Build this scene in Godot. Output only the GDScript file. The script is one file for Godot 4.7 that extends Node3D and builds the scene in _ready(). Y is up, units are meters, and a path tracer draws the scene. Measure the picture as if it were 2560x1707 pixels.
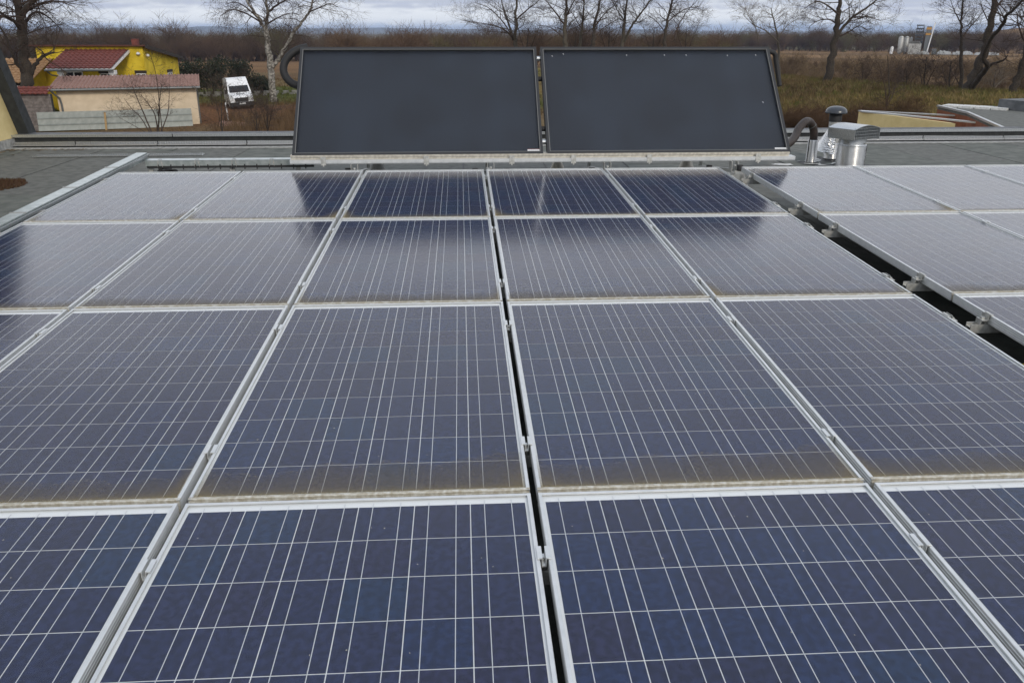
extends Node3D
# A flat roof with two arrays of solar panels, two thermal collectors, vents, and the countryside behind.

const CAM := Vector3(-0.19122, 1.26426, 2.13603)
const FOCAL := 2085.738            # pixels of the 2560 px wide photograph
const TILT := 0.034558             # slope of the panel plane
const ROOF := -0.22
var cam_basis := Basis()
var M := {}
var used := {}
var rng := RandomNumberGenerator.new()

# ------------------------------------------------------------------ mesh building
class MB:
	var v := PackedVector3Array()
	var n := PackedVector3Array()
	var uv := PackedVector2Array()
	var ix := PackedInt32Array()
	func tri(a: Vector3, b: Vector3, c: Vector3):
		var k := v.size()
		var nn := (b - a).cross(c - a).normalized()
		v.append(a); v.append(b); v.append(c)
		for i in 3:
			n.append(nn)
		uv.append(Vector2.ZERO); uv.append(Vector2.RIGHT); uv.append(Vector2.ONE)
		ix.append(k); ix.append(k + 2); ix.append(k + 1)
	func quad(a: Vector3, b: Vector3, c: Vector3, d: Vector3):
		var k := v.size()
		var nn := (c - a).cross(d - b).normalized()
		v.append(a); v.append(b); v.append(c); v.append(d)
		for i in 4:
			n.append(nn)
		uv.append(Vector2(0, 1)); uv.append(Vector2(1, 1)); uv.append(Vector2(1, 0)); uv.append(Vector2(0, 0))
		for i in [0, 2, 1, 0, 3, 2]:
			ix.append(k + i)
	func box(c: Vector3, s: Vector3, b := Basis()):
		var x := b.x * s.x * 0.5
		var y := b.y * s.y * 0.5
		var z := b.z * s.z * 0.5
		quad(c - x - y + z, c + x - y + z, c + x + y + z, c - x + y + z)
		quad(c + x - y - z, c - x - y - z, c - x + y - z, c + x + y - z)
		quad(c + x - y + z, c + x - y - z, c + x + y - z, c + x + y + z)
		quad(c - x - y - z, c - x - y + z, c - x + y + z, c - x + y - z)
		quad(c - x + y + z, c + x + y + z, c + x + y - z, c - x + y - z)
		quad(c - x - y - z, c + x - y - z, c + x - y + z, c - x - y + z)
	# box given by corners
	func bx(a: Vector3, b: Vector3):
		box((a + b) * 0.5, (b - a).abs())
	# bar from a to b with a rectangular section
	func bar(a: Vector3, b: Vector3, w: float, h: float, up := Vector3.UP):
		var d := (b - a).normalized()
		var x := up.cross(d)
		if x.length() < 0.01:
			x = Vector3.RIGHT.cross(d)
		x = x.normalized()
		var y := d.cross(x)
		box((a + b) * 0.5, Vector3(w, h, (b - a).length()), Basis(x, y, d))
	func tube(p: PackedVector3Array, r: PackedFloat32Array, sides: int, caps := false):
		var k0 := v.size()
		var m := p.size()
		var d0 := (p[1] - p[0]).normalized()
		var side := d0.cross(Vector3.UP)
		if side.length() < 0.2:
			side = d0.cross(Vector3.RIGHT)
		side = side.normalized()
		var len := 0.0
		for i in m:
			var d: Vector3
			if i == 0:
				d = d0
			elif i == m - 1:
				d = (p[i] - p[i - 1]).normalized()
			else:
				d = (p[i + 1] - p[i - 1]).normalized()
			side = (side - d * side.dot(d)).normalized()
			var other := d.cross(side)
			if i > 0:
				len += (p[i] - p[i - 1]).length()
			for j in sides + 1:
				var a := TAU * j / sides
				var q := side * cos(a) + other * sin(a)
				v.append(p[i] + q * r[i]); n.append(q); uv.append(Vector2(float(j) / sides, len))
		for i in m - 1:
			for j in sides:
				var a := k0 + i * (sides + 1) + j
				var b := a + sides + 1
				ix.append(a); ix.append(b); ix.append(a + 1)
				ix.append(a + 1); ix.append(b); ix.append(b + 1)
		if caps:
			for e in [0, m - 1]:
				var d2: Vector3 = (p[0] - p[1]).normalized() if e == 0 else (p[m - 1] - p[m - 2]).normalized()
				var k := v.size()
				v.append(p[e]); n.append(d2); uv.append(Vector2.ZERO)
				for j in sides + 1:
					v.append(v[k0 + e * (sides + 1) + j]); n.append(d2); uv.append(Vector2.ZERO)
				for j in sides:
					if e == 0:
						ix.append(k); ix.append(k + 1 + j); ix.append(k + 2 + j)
					else:
						ix.append(k); ix.append(k + 2 + j); ix.append(k + 1 + j)
	# profile of (radius, height) from bottom to top, turned round the y axis through c
	func lathe(c: Vector3, prof: Array, sides: int, wob := 0.0, sd := 0):
		var k0 := v.size()
		var m := prof.size()
		var fn := FastNoiseLite.new()
		fn.seed = sd
		fn.frequency = 1.3
		for i in m:
			var a: Vector2 = prof[max(i - 1, 0)]
			var b: Vector2 = prof[min(i + 1, m - 1)]
			var t := (b - a).normalized()
			var p: Vector2 = prof[i]
			for j in sides + 1:
				var an := TAU * j / sides
				var rr := p.x
				if wob > 0.0:
					rr += wob * fn.get_noise_3d(cos(an) * 2.0, p.y * 12.0, sin(an) * 2.0)
				v.append(c + Vector3(cos(an) * rr, p.y, sin(an) * rr))
				n.append(Vector3(cos(an) * t.y, -t.x, sin(an) * t.y).normalized())
				uv.append(Vector2(float(j) / sides * 4.0, p.y))
		for i in m - 1:
			for j in sides:
				var a2 := k0 + i * (sides + 1) + j
				var b2 := a2 + sides + 1
				ix.append(a2); ix.append(a2 + 1); ix.append(b2)
				ix.append(a2 + 1); ix.append(b2 + 1); ix.append(b2)
	# flat polygon (corners in order) pushed along by dir
	func prism(poly: Array, dir: Vector3):
		var c := Vector3.ZERO
		for q in poly:
			c += q
		c /= poly.size()
		var nn := Vector3.ZERO
		for i in poly.size():
			nn += (poly[i] - c).cross(poly[(i + 1) % poly.size()] - c)
		var pl := poly.duplicate()
		if nn.dot(dir) > 0.0:
			pl.reverse()
		# pl now faces away from dir
		var p2 := PackedVector2Array()
		var ax := (pl[1] - pl[0]) as Vector3
		ax = ax.normalized()
		var ay := nn.normalized().cross(ax)
		for q in pl:
			p2.append(Vector2((q - pl[0]).dot(ax), (q - pl[0]).dot(ay)))
		var tr := Geometry2D.triangulate_polygon(p2)
		for i in range(0, tr.size(), 3):
			var a: Vector3 = pl[tr[i]]
			var b: Vector3 = pl[tr[i + 1]]
			var c2: Vector3 = pl[tr[i + 2]]
			if (b - a).cross(c2 - a).dot(dir) > 0.0:
				var sw := b
				b = c2
				c2 = sw
			tri(a, b, c2)
			tri(a + dir, c2 + dir, b + dir)
		for i in pl.size():
			var a3: Vector3 = pl[i]
			var b3: Vector3 = pl[(i + 1) % pl.size()]
			quad(b3, a3, a3 + dir, b3 + dir)
	func mesh(m: Material) -> ArrayMesh:
		var am := ArrayMesh.new()
		var arr := []
		arr.resize(Mesh.ARRAY_MAX)
		arr[Mesh.ARRAY_VERTEX] = v
		arr[Mesh.ARRAY_NORMAL] = n
		arr[Mesh.ARRAY_TEX_UV] = uv
		arr[Mesh.ARRAY_INDEX] = ix
		am.add_surface_from_arrays(Mesh.PRIMITIVE_TRIANGLES, arr)
		am.surface_set_material(0, m)
		return am

# ------------------------------------------------------------------ scene helpers
func numbered(called: String) -> String:
	var k: int = used.get(called, 0)
	used[called] = k + 1
	return called if k == 0 else "%s_%03d" % [called, k]

func thing(called: String, label: String, category: String, at := Vector3.ZERO, basis := Basis(), group := "") -> Node3D:
	var o := Node3D.new()
	o.name = numbered(called)
	add_child(o)
	o.transform = Transform3D(basis, at)
	o.set_meta("label", label)
	o.set_meta("category", category)
	if group != "":
		o.set_meta("group", group)
	return o

func part(parent: Node, called: String, mesh: Mesh, m: Material = null, at := Vector3.ZERO, basis := Basis()) -> MeshInstance3D:
	var o := MeshInstance3D.new()
	o.name = called
	o.mesh = mesh
	if m:
		o.material_override = m
	o.transform = Transform3D(basis, at)
	parent.add_child(o, true)
	return o

func single(called: String, mesh: Mesh, label: String, category: String, at := Vector3.ZERO, basis := Basis(), group := "") -> MeshInstance3D:
	var o := part(self, numbered(called), mesh, null, at, basis)
	o.set_meta("label", label)
	o.set_meta("category", category)
	if group != "":
		o.set_meta("group", group)
	return o

func struct(called: String, mesh: Mesh) -> MeshInstance3D:
	var o := part(self, numbered(called), mesh)
	o.set_meta("kind", "structure")
	o.set_meta("label", called.replace("_", " ") + " of the place in the photograph")
	o.set_meta("category", called.replace("_", " "))
	return o

# a photograph pixel becomes a direction from the camera; the distance comes from what the thing touches
func ray(x: float, y: float) -> Vector3:
	return cam_basis * Vector3((x - 1280.0) / FOCAL, -(y - 853.5) / FOCAL, -1.0)

func at_y(x: float, y: float, h: float) -> Vector3:
	var d := ray(x, y)
	return CAM + d * ((h - CAM.y) / d.y)

func at_z(x: float, y: float, z: float) -> Vector3:
	var d := ray(x, y)
	return CAM + d * ((z - CAM.z) / d.z)

func at_d(x: float, y: float, dist: float) -> Vector3:
	var d := ray(x, y)
	return CAM + d * (dist / Vector2(d.x, d.z).length())

func pan(x: float, s: float, h := 0.0) -> Vector3:   # a point of the panel plane: across, along the slope, above it
	return Vector3(x, s * sin(TILT) + h * cos(TILT), -s * cos(TILT) + h * sin(TILT))

func lin(r: float, g: float, b: float, a := 1.0) -> Color:
	var c := Color(r, g, b).linear_to_srgb()
	c.a = a
	return c

func mat(c: Color, rough := 0.7, metal := 0.0, spec := 0.5) -> StandardMaterial3D:
	var m := StandardMaterial3D.new()
	m.albedo_color = c
	m.roughness = rough
	m.metallic = metal
	m.metallic_specular = spec
	return m

# two-colour noise picture, tiling
func noise_tex(sd: int, freq: float, a: Color, b: Color, size := 256, gain := 1.6, fine := 0.3, third := Color(-1, 0, 0)) -> ImageTexture:
	var f := FastNoiseLite.new()
	f.seed = sd
	f.frequency = freq
	f.fractal_octaves = 5
	var g := FastNoiseLite.new()
	g.seed = sd + 77
	g.frequency = 0.35
	g.fractal_octaves = 2
	var i1 := f.get_seamless_image(size, size).get_data()
	var i2 := g.get_seamless_image(size, size).get_data()
	var out := PackedByteArray()
	out.resize(size * size * 3)
	for k in size * size:
		var t: float = clamp((i1[k] / 255.0 - 0.5) * gain + 0.5 + (i2[k] / 255.0 - 0.5) * fine, 0.0, 1.0)
		var c := a.lerp(b, t)
		if third.r >= 0.0 and t > 0.78:
			c = third
		out[k * 3] = int(c.r * 255.0)
		out[k * 3 + 1] = int(c.g * 255.0)
		out[k * 3 + 2] = int(c.b * 255.0)
	var im := Image.create_from_data(size, size, false, Image.FORMAT_RGB8, out)
	return ImageTexture.create_from_image(im)

func nmat(sd: int, a: Color, b: Color, per_metre: float, rough := 0.8, metal := 0.0, freq := 0.02, gain := 1.6, fine := 0.3, world := true) -> StandardMaterial3D:
	var m := mat(Color.WHITE, rough, metal)
	m.albedo_texture = noise_tex(sd, freq, a, b, 256, gain, fine)
	m.uv1_triplanar = true
	m.uv1_world_triplanar = world
	m.uv1_scale = Vector3.ONE * per_metre
	return m

# ------------------------------------------------------------------ light, sky, camera
func make_camera():
	cam_basis = Basis(Vector3.UP, -0.0591273) * Basis(Vector3.RIGHT, -0.3557) * Basis(Vector3.BACK, 0.000558)
	var c := Camera3D.new()
	c.name = "camera"
	c.fov = rad_to_deg(2.0 * atan(853.5 / FOCAL))
	c.near = 0.05
	c.far = 40000.0
	c.transform = Transform3D(cam_basis, CAM)
	add_child(c)
	c.current = true

func make_sky():
	var w := 4096
	var h := 2048
	var cl := FastNoiseLite.new()
	cl.seed = 11
	cl.frequency = 1.0
	cl.fractal_octaves = 5
	var data := PackedFloat32Array()
	var low := Vector3(0.47, 0.60, 0.80)        # clear strip over the hills
	var bright := Vector3(0.90, 0.94, 0.99)     # thin bright cloud
	var grey := Vector3(0.42, 0.47, 0.61)       # thick cloud
	var row := PackedFloat32Array()
	row.resize(w * 3)
	for y in h / 2 + 4:
		var el := (0.5 - (y + 0.5) / h) * 180.0
		var step := 1 if el < 9.0 else 4
		if step == 4 and y % 4 != 0:
			data.append_array(row)
			continue
		var sheet := 1.0 / (tan(deg_to_rad(max(el, 0.0))) + 0.055)
		var lift: float = 1.0 - 0.31 * smoothstep(12.5, 27.0, el)
		for x in range(0, w, step):
			var az := (float(x) / w - 0.5) * TAU
			var px := sin(az) * sheet
			var pz := cos(az) * sheet
			var nz := cl.get_noise_3d(px * 0.55, pz * 1.5, 3.0)
			var n2 := cl.get_noise_3d(px * 1.7, pz * 4.1, 9.0)
			var wave := cl.get_noise_3d(sin(az) * 2.2, cos(az) * 2.2, 21.0)
			# a bank of thick cloud above, a bright gap under it, bluish air just over the hills
			var bank := smoothstep(0.75, 1.55, el + wave * 1.6 + n2 * 0.7)
			var c := bright.lerp(grey, bank * clampf(0.72 + nz * 0.9, 0.15, 1.0))
			c = low.lerp(c, smoothstep(0.05, 0.75, el + n2 * 0.35))
			var up := smoothstep(3.0, 14.0, el)
			var over := Vector3(1.10, 1.12, 1.16).lerp(Vector3(1.02, 1.12, 1.30), smoothstep(15.0, 40.0, el)) * (1.0 + nz * 0.34 + n2 * 0.14)
			c = c.lerp(over, up) * lift
			for s in step:
				row[(x + s) * 3] = c.x
				row[(x + s) * 3 + 1] = c.y
				row[(x + s) * 3 + 2] = c.z
		data.append_array(row)
	for x in range(0, w * 3, 3):
		row[x] = 0.20
		row[x + 1] = 0.18
		row[x + 2] = 0.15
	for y in range(h / 2 + 4, h):
		data.append_array(row)
	var im := Image.create_from_data(w, h, false, Image.FORMAT_RGBF, data.to_byte_array())
	var pm := PanoramaSkyMaterial.new()
	pm.panorama = ImageTexture.create_from_image(im)
	var sky := Sky.new()
	sky.sky_material = pm
	var e := Environment.new()
	e.background_mode = Environment.BG_SKY
	e.sky = sky
	e.tonemap_mode = Environment.TONE_MAPPER_LINEAR
	e.tonemap_exposure = 1.0
	e.sdfgi_enabled = true
	e.ssao_enabled = true
	e.ssil_enabled = true
	e.fog_enabled = true
	e.fog_density = 0.00011
	e.fog_light_color = Color(0.80, 0.87, 1.0)
	var we := WorldEnvironment.new()
	we.name = "world_environment"
	we.environment = e
	add_child(we)

func make_sun():
	var s := DirectionalLight3D.new()
	s.name = "sun"
	s.light_energy = 0.5
	s.light_angular_distance = 12.0
	s.light_color = Color(1.0, 0.96, 0.9)
	s.shadow_enabled = true
	s.rotation = Vector3(deg_to_rad(-30.0), deg_to_rad(20.0), 0)
	add_child(s)

func make_materials():
	# metals
	M.alu = nmat(1, lin(0.60, 0.62, 0.62), lin(0.74, 0.75, 0.75), 3.0, 0.42, 0.55, 0.02, 1.0, 0.5)
	M.alu_stained = nmat(2, lin(0.36, 0.32, 0.24), lin(0.64, 0.64, 0.60), 5.0, 0.6, 0.3, 0.03, 1.6, 0.9)
	M.alu_dull = nmat(3, lin(0.40, 0.40, 0.38), lin(0.58, 0.58, 0.55), 4.0, 0.5, 0.6, 0.03, 1.4, 0.5)
	M.galv = nmat(4, lin(0.42, 0.44, 0.45), lin(0.66, 0.68, 0.69), 5.0, 0.32, 0.85, 0.05, 1.6, 0.4)
	M.duct = nmat(44, lin(0.42, 0.47, 0.46), lin(0.58, 0.62, 0.61), 2.0, 0.32, 0.6, 0.03, 1.6, 0.4)
	M.tan_alu = nmat(5, lin(0.44, 0.41, 0.35), lin(0.60, 0.57, 0.50), 3.0, 0.5, 0.35, 0.03, 1.6, 0.4)
	M.foil = nmat(6, lin(0.60, 0.60, 0.60), lin(0.86, 0.86, 0.85), 9.0, 0.30, 0.95, 0.05, 2.0, 0.5)
	M.steel = mat(lin(0.45, 0.44, 0.42), 0.4, 0.8)
	# solar cells: blue multicrystalline silicon, several tones
	M.cells = []
	var tones := [[0.013, 0.022, 0.068], [0.012, 0.020, 0.062], [0.016, 0.021, 0.060], [0.011, 0.024, 0.074], [0.014, 0.022, 0.065], [0.013, 0.019, 0.056], [0.010, 0.026, 0.071]]
	for i in tones.size():
		var t: Array = tones[i]
		var m := mat(Color.WHITE, 0.15, 0.0, 0.22)
		m.albedo_texture = noise_tex(30 + i, 0.045, lin(t[0] * 0.72, t[1] * 0.74, t[2] * 0.74), lin(t[0] * 1.35, t[1] * 1.3, t[2] * 1.25), 256, 2.2, 0.10)
		m.uv1_triplanar = true
		m.uv1_world_triplanar = true
		m.uv1_scale = Vector3.ONE * 3.1
		M.cells.append(m)
	M.backsheet = mat(lin(0.74, 0.76, 0.76), 0.15, 0.0, 0.22)
	M.ribbon = mat(lin(0.56, 0.58, 0.60), 0.4, 0.3)
	var gl := mat(lin(0.50, 0.49, 0.46, 0.016), 0.14, 0.0, 0.38)
	gl.transparency = BaseMaterial3D.TRANSPARENCY_ALPHA
	M.solar_glass = gl
	var cg := mat(lin(0.42, 0.42, 0.41, 0.006), 0.11, 0.0, 0.19)
	cg.transparency = BaseMaterial3D.TRANSPARENCY_ALPHA
	M.collector_glass = cg
	M.absorber = nmat(8, lin(0.003, 0.006, 0.013), lin(0.009, 0.015, 0.027), 0.45, 0.5, 0.0, 0.012, 2.4, 0.0)
	M.specks_dark = mat(lin(0.06, 0.052, 0.042), 0.9)
	M.specks_pale = mat(lin(0.34, 0.32, 0.28), 0.9)
	M.dark_frame = mat(lin(0.035, 0.035, 0.036), 0.45, 0.3)
	M.seal = mat(lin(0.16, 0.16, 0.155), 0.5)
	# roof
	M.felt = nmat(10, lin(0.080, 0.087, 0.077), lin(0.145, 0.152, 0.136), 0.7, 0.95, 0.0, 0.02, 1.5, 0.55)
	M.felt2 = nmat(11, lin(0.092, 0.095, 0.086), lin(0.150, 0.153, 0.140), 0.9, 0.95, 0.0, 0.03, 1.5, 0.6)
	M.felt_light = nmat(12, lin(0.24, 0.24, 0.23), lin(0.40, 0.40, 0.38), 1.4, 0.9, 0.0, 0.03, 1.8, 0.5)
	M.tar = nmat(13, lin(0.010, 0.010, 0.011), lin(0.028, 0.028, 0.030), 2.0, 0.6)
	M.white_paint = nmat(14, lin(0.45, 0.45, 0.43), lin(0.75, 0.75, 0.73), 4.0, 0.8)
	M.coping = nmat(15, lin(0.09, 0.094, 0.10), lin(0.15, 0.155, 0.16), 1.1, 0.7, 0.1)
	M.dark_felt = nmat(16, lin(0.022, 0.025, 0.027), lin(0.042, 0.046, 0.048), 1.6, 0.8)
	M.cream = nmat(17, lin(0.66, 0.53, 0.25), lin(0.75, 0.61, 0.31), 0.6, 0.9)
	M.black_rubber = mat(lin(0.014, 0.014, 0.015), 0.7)
	M.brown_pipe = nmat(18, lin(0.020, 0.013, 0.010), lin(0.042, 0.029, 0.022), 6.0, 0.5)
	M.dark_plastic = mat(lin(0.04, 0.046, 0.056), 0.25)
	M.yellow = mat(lin(0.45, 0.33, 0.03), 0.5)
	M.moss = nmat(19, lin(0.05, 0.013, 0.011), lin(0.065, 0.055, 0.016), 14.0, 1.0)
	M.wood_red = nmat(20, lin(0.17, 0.048, 0.014), lin(0.26, 0.080, 0.024), 0.9, 0.7)
	# houses
	M.house_yellow = nmat(22, lin(0.56, 0.40, 0.016), lin(0.76, 0.57, 0.040), 0.16, 0.9)
	M.garage = nmat(23, lin(0.58, 0.47, 0.33), lin(0.68, 0.56, 0.41), 0.3, 0.9)
	M.block = nmat(25, lin(0.12, 0.10, 0.092), lin(0.20, 0.175, 0.16), 0.5, 0.95)
	M.tile_red = nmat(26, lin(0.115, 0.030, 0.022), lin(0.19, 0.052, 0.038), 0.6, 0.75)
	M.tile_pink = nmat(27, lin(0.21, 0.12, 0.10), lin(0.37, 0.24, 0.205), 1.2, 0.85)
	M.tile_ochre = nmat(28, lin(0.25, 0.14, 0.065), lin(0.36, 0.22, 0.11), 0.8, 0.85)
	M.roof_dark = mat(lin(0.03, 0.022, 0.018), 0.8)
	M.roof_brown = nmat(55, lin(0.07, 0.026, 0.018), lin(0.12, 0.045, 0.030), 0.6, 0.85)
	M.white = mat(lin(0.74, 0.74, 0.74), 0.5)
	M.gutter = mat(lin(0.16, 0.17, 0.17), 0.4, 0.4)
	M.window_dark = mat(lin(0.012, 0.013, 0.015), 0.08)
	M.sheet = nmat(29, lin(0.16, 0.178, 0.165), lin(0.235, 0.25, 0.232), 0.5, 0.5, 0.2)
	M.pale_wood = mat(lin(0.44, 0.29, 0.13), 0.8)
	M.concrete = nmat(41, lin(0.14, 0.135, 0.12), lin(0.30, 0.29, 0.26), 0.4, 0.95)
	M.van_paint = mat(lin(0.78, 0.79, 0.80), 0.22)
	M.lamp_glass = mat(lin(0.55, 0.56, 0.56), 0.1)
	# plants
	M.bark = nmat(50, lin(0.028, 0.022, 0.017), lin(0.075, 0.060, 0.045), 2.0, 0.95)
	M.bark_grey = nmat(51, lin(0.050, 0.042, 0.032), lin(0.110, 0.094, 0.070), 2.0, 0.95)
	M.twig = mat(lin(0.055, 0.036, 0.026), 0.95)
	M.twig_pale = mat(lin(0.13, 0.105, 0.080), 0.95)
	var bi := nmat(52, lin(0.08, 0.070, 0.058), lin(0.38, 0.36, 0.32), 0.4, 0.9, 0.0, 0.03, 3.2, 0.3)
	M.birch = bi
	M.leaf = nmat(53, lin(0.010, 0.016, 0.007), lin(0.030, 0.042, 0.016), 1.5, 0.8)

func make_roof():
	# slab under everything, with felt sheets laid on it
	var b := MB.new()
	b.bx(Vector3(-9.0, ROOF - 0.30, -10.4), Vector3(10.5, ROOF - 0.006, 7.0))
	var roof := struct("flat_roof", b.mesh(M.tar))
	roof.set_meta("label", "grey felt covered flat roof under the solar panels")
	var breaks := {0: [-7.0, 0.5], 1: [-8.9, -2.0, 4.0], 2: [-7.75, 1.0], 3: [-5.4, 3.0], 4: [-9.3, -6.2, 2.0], 5: [-7.5, 0.0], 6: [-8.6, -1.0], 7: [-6.6, 2.0], 8: [-9.0, -3.0], 9: [-7.2, 1.0], 10: [-8.0, 3.0], 11: [-7.85, -1.0], 12: [-8.35, 2.5], 13: [-8.85, -2.6], 14: [-6.9, 0.8], 15: [-7.9, 1.5], 16: [-5.0, 2.0], 17: [-8.2, 0.0], 18: [-6.0, 1.0]}
	for k in 20:
		var x0 := -8.83 + k * 0.962
		var cuts: Array = [-9.72]
		cuts.append_array(breaks.get(k, [-6.0]))
		cuts.append(7.0)
		for c in cuts.size() - 1:
			var z0: float = cuts[c]
			var z1: float = cuts[c + 1]
			var sk := rng.randf_range(-0.012, 0.012)
			var fm := MB.new()
			var top := ROOF + rng.randf_range(-0.0015, 0.0015)
			var g := 0.007
			fm.prism([Vector3(x0 + g + sk, top - 0.006, z0 + g), Vector3(x0 + 0.962 - g + sk, top - 0.006, z0 + g), Vector3(x0 + 0.962 - g, top - 0.006, z1 - g), Vector3(x0 + g, top - 0.006, z1 - g)], Vector3(0, 0.006, 0))
			part(roof, "felt_sheet", fm.mesh(M.felt if (k + c) % 2 == 0 else M.felt2))
	# walls of the building below the roof
	b = MB.new()
	b.bx(Vector3(-8.9, -4.9, -10.25), Vector3(10.4, ROOF - 0.302, 6.9))
	var wl := thing("building_wall", "cream rendered walls of the building that carries the flat roof", "wall")
	part(wl, "wall", b.mesh(M.cream))
	# parapet along the far edge
	var p := thing("parapet", "low dark parapet with grey metal coping along the far roof edge", "parapet", Vector3(0, ROOF, -9.74))
	b = MB.new()
	b.bx(Vector3(-6.6, 0.0, -0.40), Vector3(10.5, 0.140, -0.115))
	part(p, "upstand", b.mesh(M.dark_felt))
	for k in 7:
		var xa := -6.6 + k * 2.45
		var xb: float = min(xa + 2.44, 10.5)
		b = MB.new()
		b.bx(Vector3(xa, 0.143, -0.42), Vector3(xb, 0.160, -0.098))
		b.bx(Vector3(xa, 0.132, -0.0979), Vector3(xb, 0.166, -0.088))
		part(p, "coping", b.mesh(M.coping))
		b = MB.new()
		b.bx(Vector3(xa + 0.004, 0.130, -0.0875), Vector3(xb - 0.004, 0.168, -0.080))
		part(p, "coping_edge", b.mesh(M.galv))
		for q in 2:
			b = MB.new()
			b.box(Vector3(xa + 1.2 + q * 0.05, 0.163, -0.20), Vector3(0.012, 0.006, 0.012))
			part(p, "screw", b.mesh(M.steel))
	# perforated gravel stop in front of the parapet, in lengths
	var gs := [-6.4, -5.45, -4.35, -3.15, -1.95, -0.75, 0.45, 1.65, 2.85, 4.05, 5.25, 6.45, 7.65, 8.85, 10.05]
	var stop := thing("gravel_stop", "silvery perforated metal edge strip in lengths at the foot of the parapet", "edge strip", Vector3(0, ROOF, -9.74))
	for k in gs.size() - 1:
		var xa: float = gs[k] + 0.008
		var xb: float = gs[k + 1] - 0.008
		var sag := rng.randf_range(-0.006, 0.006)
		b = MB.new()
		# frame of the strip and its many thin bars
		b.bar(Vector3(xa, 0.070 + sag, -0.045), Vector3(xb, 0.070 - sag, -0.045), 0.012, 0.012)
		b.bar(Vector3(xa, 0.030, -0.015), Vector3(xb, 0.030, -0.015), 0.010, 0.014)
		var nb := int((xb - xa) / 0.022)
		for i in nb:
			var xx := xa + (i + 0.5) * (xb - xa) / nb
			b.bar(Vector3(xx, 0.036, -0.017), Vector3(xx, 0.066, -0.043), 0.013, 0.003, Vector3(1, 0, 0))
		var o := part(stop, "strip", b.mesh(M.foil))
		var bb := MB.new()
		bb.bar(Vector3(xa, 0.046, -0.052), Vector3(xb, 0.046, -0.052), 0.002, 0.05)
		part(o, "backing", bb.mesh(M.foil))
	# pale felt apron between strip and roof
	for k in 8:
		var xa2 := -6.35 + k * 2.1
		b = MB.new()
		b.prism([Vector3(xa2, ROOF + 0.001, -9.74), Vector3(xa2 + 2.09, ROOF + 0.001, -9.74), Vector3(xa2 + 2.09, ROOF + 0.001, -9.575 + rng.randf_range(-0.02, 0.02)), Vector3(xa2, ROOF + 0.001, -9.575 + rng.randf_range(-0.02, 0.02))], Vector3(0, 0.006, 0))
		part(p, "apron", b.mesh(M.felt_light), null, Vector3(0, -ROOF, 9.74))
	# upper storey on the left with a steep dark roof edge
	var up := thing("upper_storey", "pale yellow rendered upper storey with a steep dark felt roof edge", "building", Vector3(-6.30, ROOF, 0))
	b = MB.new()
	var wall := [Vector3(0, 0.12, -10.05), Vector3(0, 0.75, -9.78), Vector3(0, 1.35, -9.48), Vector3(0, 1.35, -3.2), Vector3(0, 0.12, -3.2)]
	b.prism(wall, Vector3(-2.4, 0, 0))
	part(up, "wall", b.mesh(M.cream))
	b = MB.new()
	b.prism([Vector3(0.012, 1.352, -9.48), Vector3(0.012, 1.9, -9.2), Vector3(0.012, 2.9, -8.5), Vector3(0.012, 3.2, -3.2), Vector3(0.012, 1.352, -3.2)], Vector3(-2.4, 0, 0))
	part(up, "felt_cladding", b.mesh(M.dark_felt))
	b = MB.new()
	b.bx(Vector3(-2.38, 0.0, -10.0), Vector3(0.025, 0.118, -3.22))
	part(up, "plinth", b.mesh(M.felt_light))
	var edge := [Vector3(0.15, -0.02, -10.30), Vector3(0.15, 1.06, -9.82), Vector3(0.15, 2.1, -9.30), Vector3(0.15, 3.15, -8.5), Vector3(0.15, 3.4, -3.0)]
	for i in edge.size() - 1:
		b = MB.new()
		var a: Vector3 = edge[i]
		var c: Vector3 = edge[i + 1]
		var d := (c - a).normalized()
		var nn := Vector3(0, d.z, -d.y).normalized()
		if nn.y > 0.0:
			nn = -nn
		b.prism([a, c, c + nn * 0.19, a + nn * 0.19], Vector3(-2.7, 0, 0))
		part(up, "roof_slope", b.mesh(M.dark_felt))
	# leaves blown against the foot of the wall
	var lm := MB.new()
	for i in 150:
		var q := Vector3(-6.33 + abs(rng.randfn(0, 0.16)), ROOF + 0.004 + rng.randf() * 0.012, rng.randf_range(-9.55, -8.3))
		if i > 100:
			q = Vector3(-6.2 + rng.randf() * 1.1, ROOF + 0.006, -9.52 + rng.randfn(0, 0.05))
		var r := Basis(Vector3.UP, rng.randf() * TAU) * Basis(Vector3.RIGHT, rng.randf_range(-0.5, 0.5))
		lm.box(q, Vector3(0.035, 0.002, 0.022), r)
	var litter := single("leaf_litter", lm.mesh(nmat(61, lin(0.07, 0.045, 0.022), lin(0.24, 0.20, 0.14), 9.0)), "dry leaves blown against the foot of the pale yellow wall", "leaves")
	litter.set_meta("kind", "stuff")
	# patch of reddish moss
	var mm := MB.new()
	var c0 := at_y(-20, 465, ROOF)
	for i in 900:
		var a := rng.randf() * TAU
		var rr := sqrt(rng.randf())
		var q := c0 + Vector3(cos(a) * rr * 0.30, 0.0, sin(a) * rr * 0.42)
		var hh := 0.05 * (1.1 - rr) + 0.012
		var top := q + Vector3(rng.randfn(0, 0.012), hh * rng.randf_range(0.6, 1.4), rng.randfn(0, 0.012))
		var s := 0.012
		mm.tri(q + Vector3(-s, 0.001, s), q + Vector3(s, 0.001, s), top)
		mm.tri(q + Vector3(s, 0.001, s), q + Vector3(0, 0.001, -s), top)
		mm.tri(q + Vector3(0, 0.001, -s), q + Vector3(-s, 0.001, s), top)
	var moss := single("moss_patch", mm.mesh(M.moss), "patch of reddish moss growing on the grey roof felt", "moss")
	moss.set_meta("kind", "stuff")
	# loose grating strip lying on the felt
	var s0 := at_y(85, 389, ROOF + 0.02)
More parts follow.
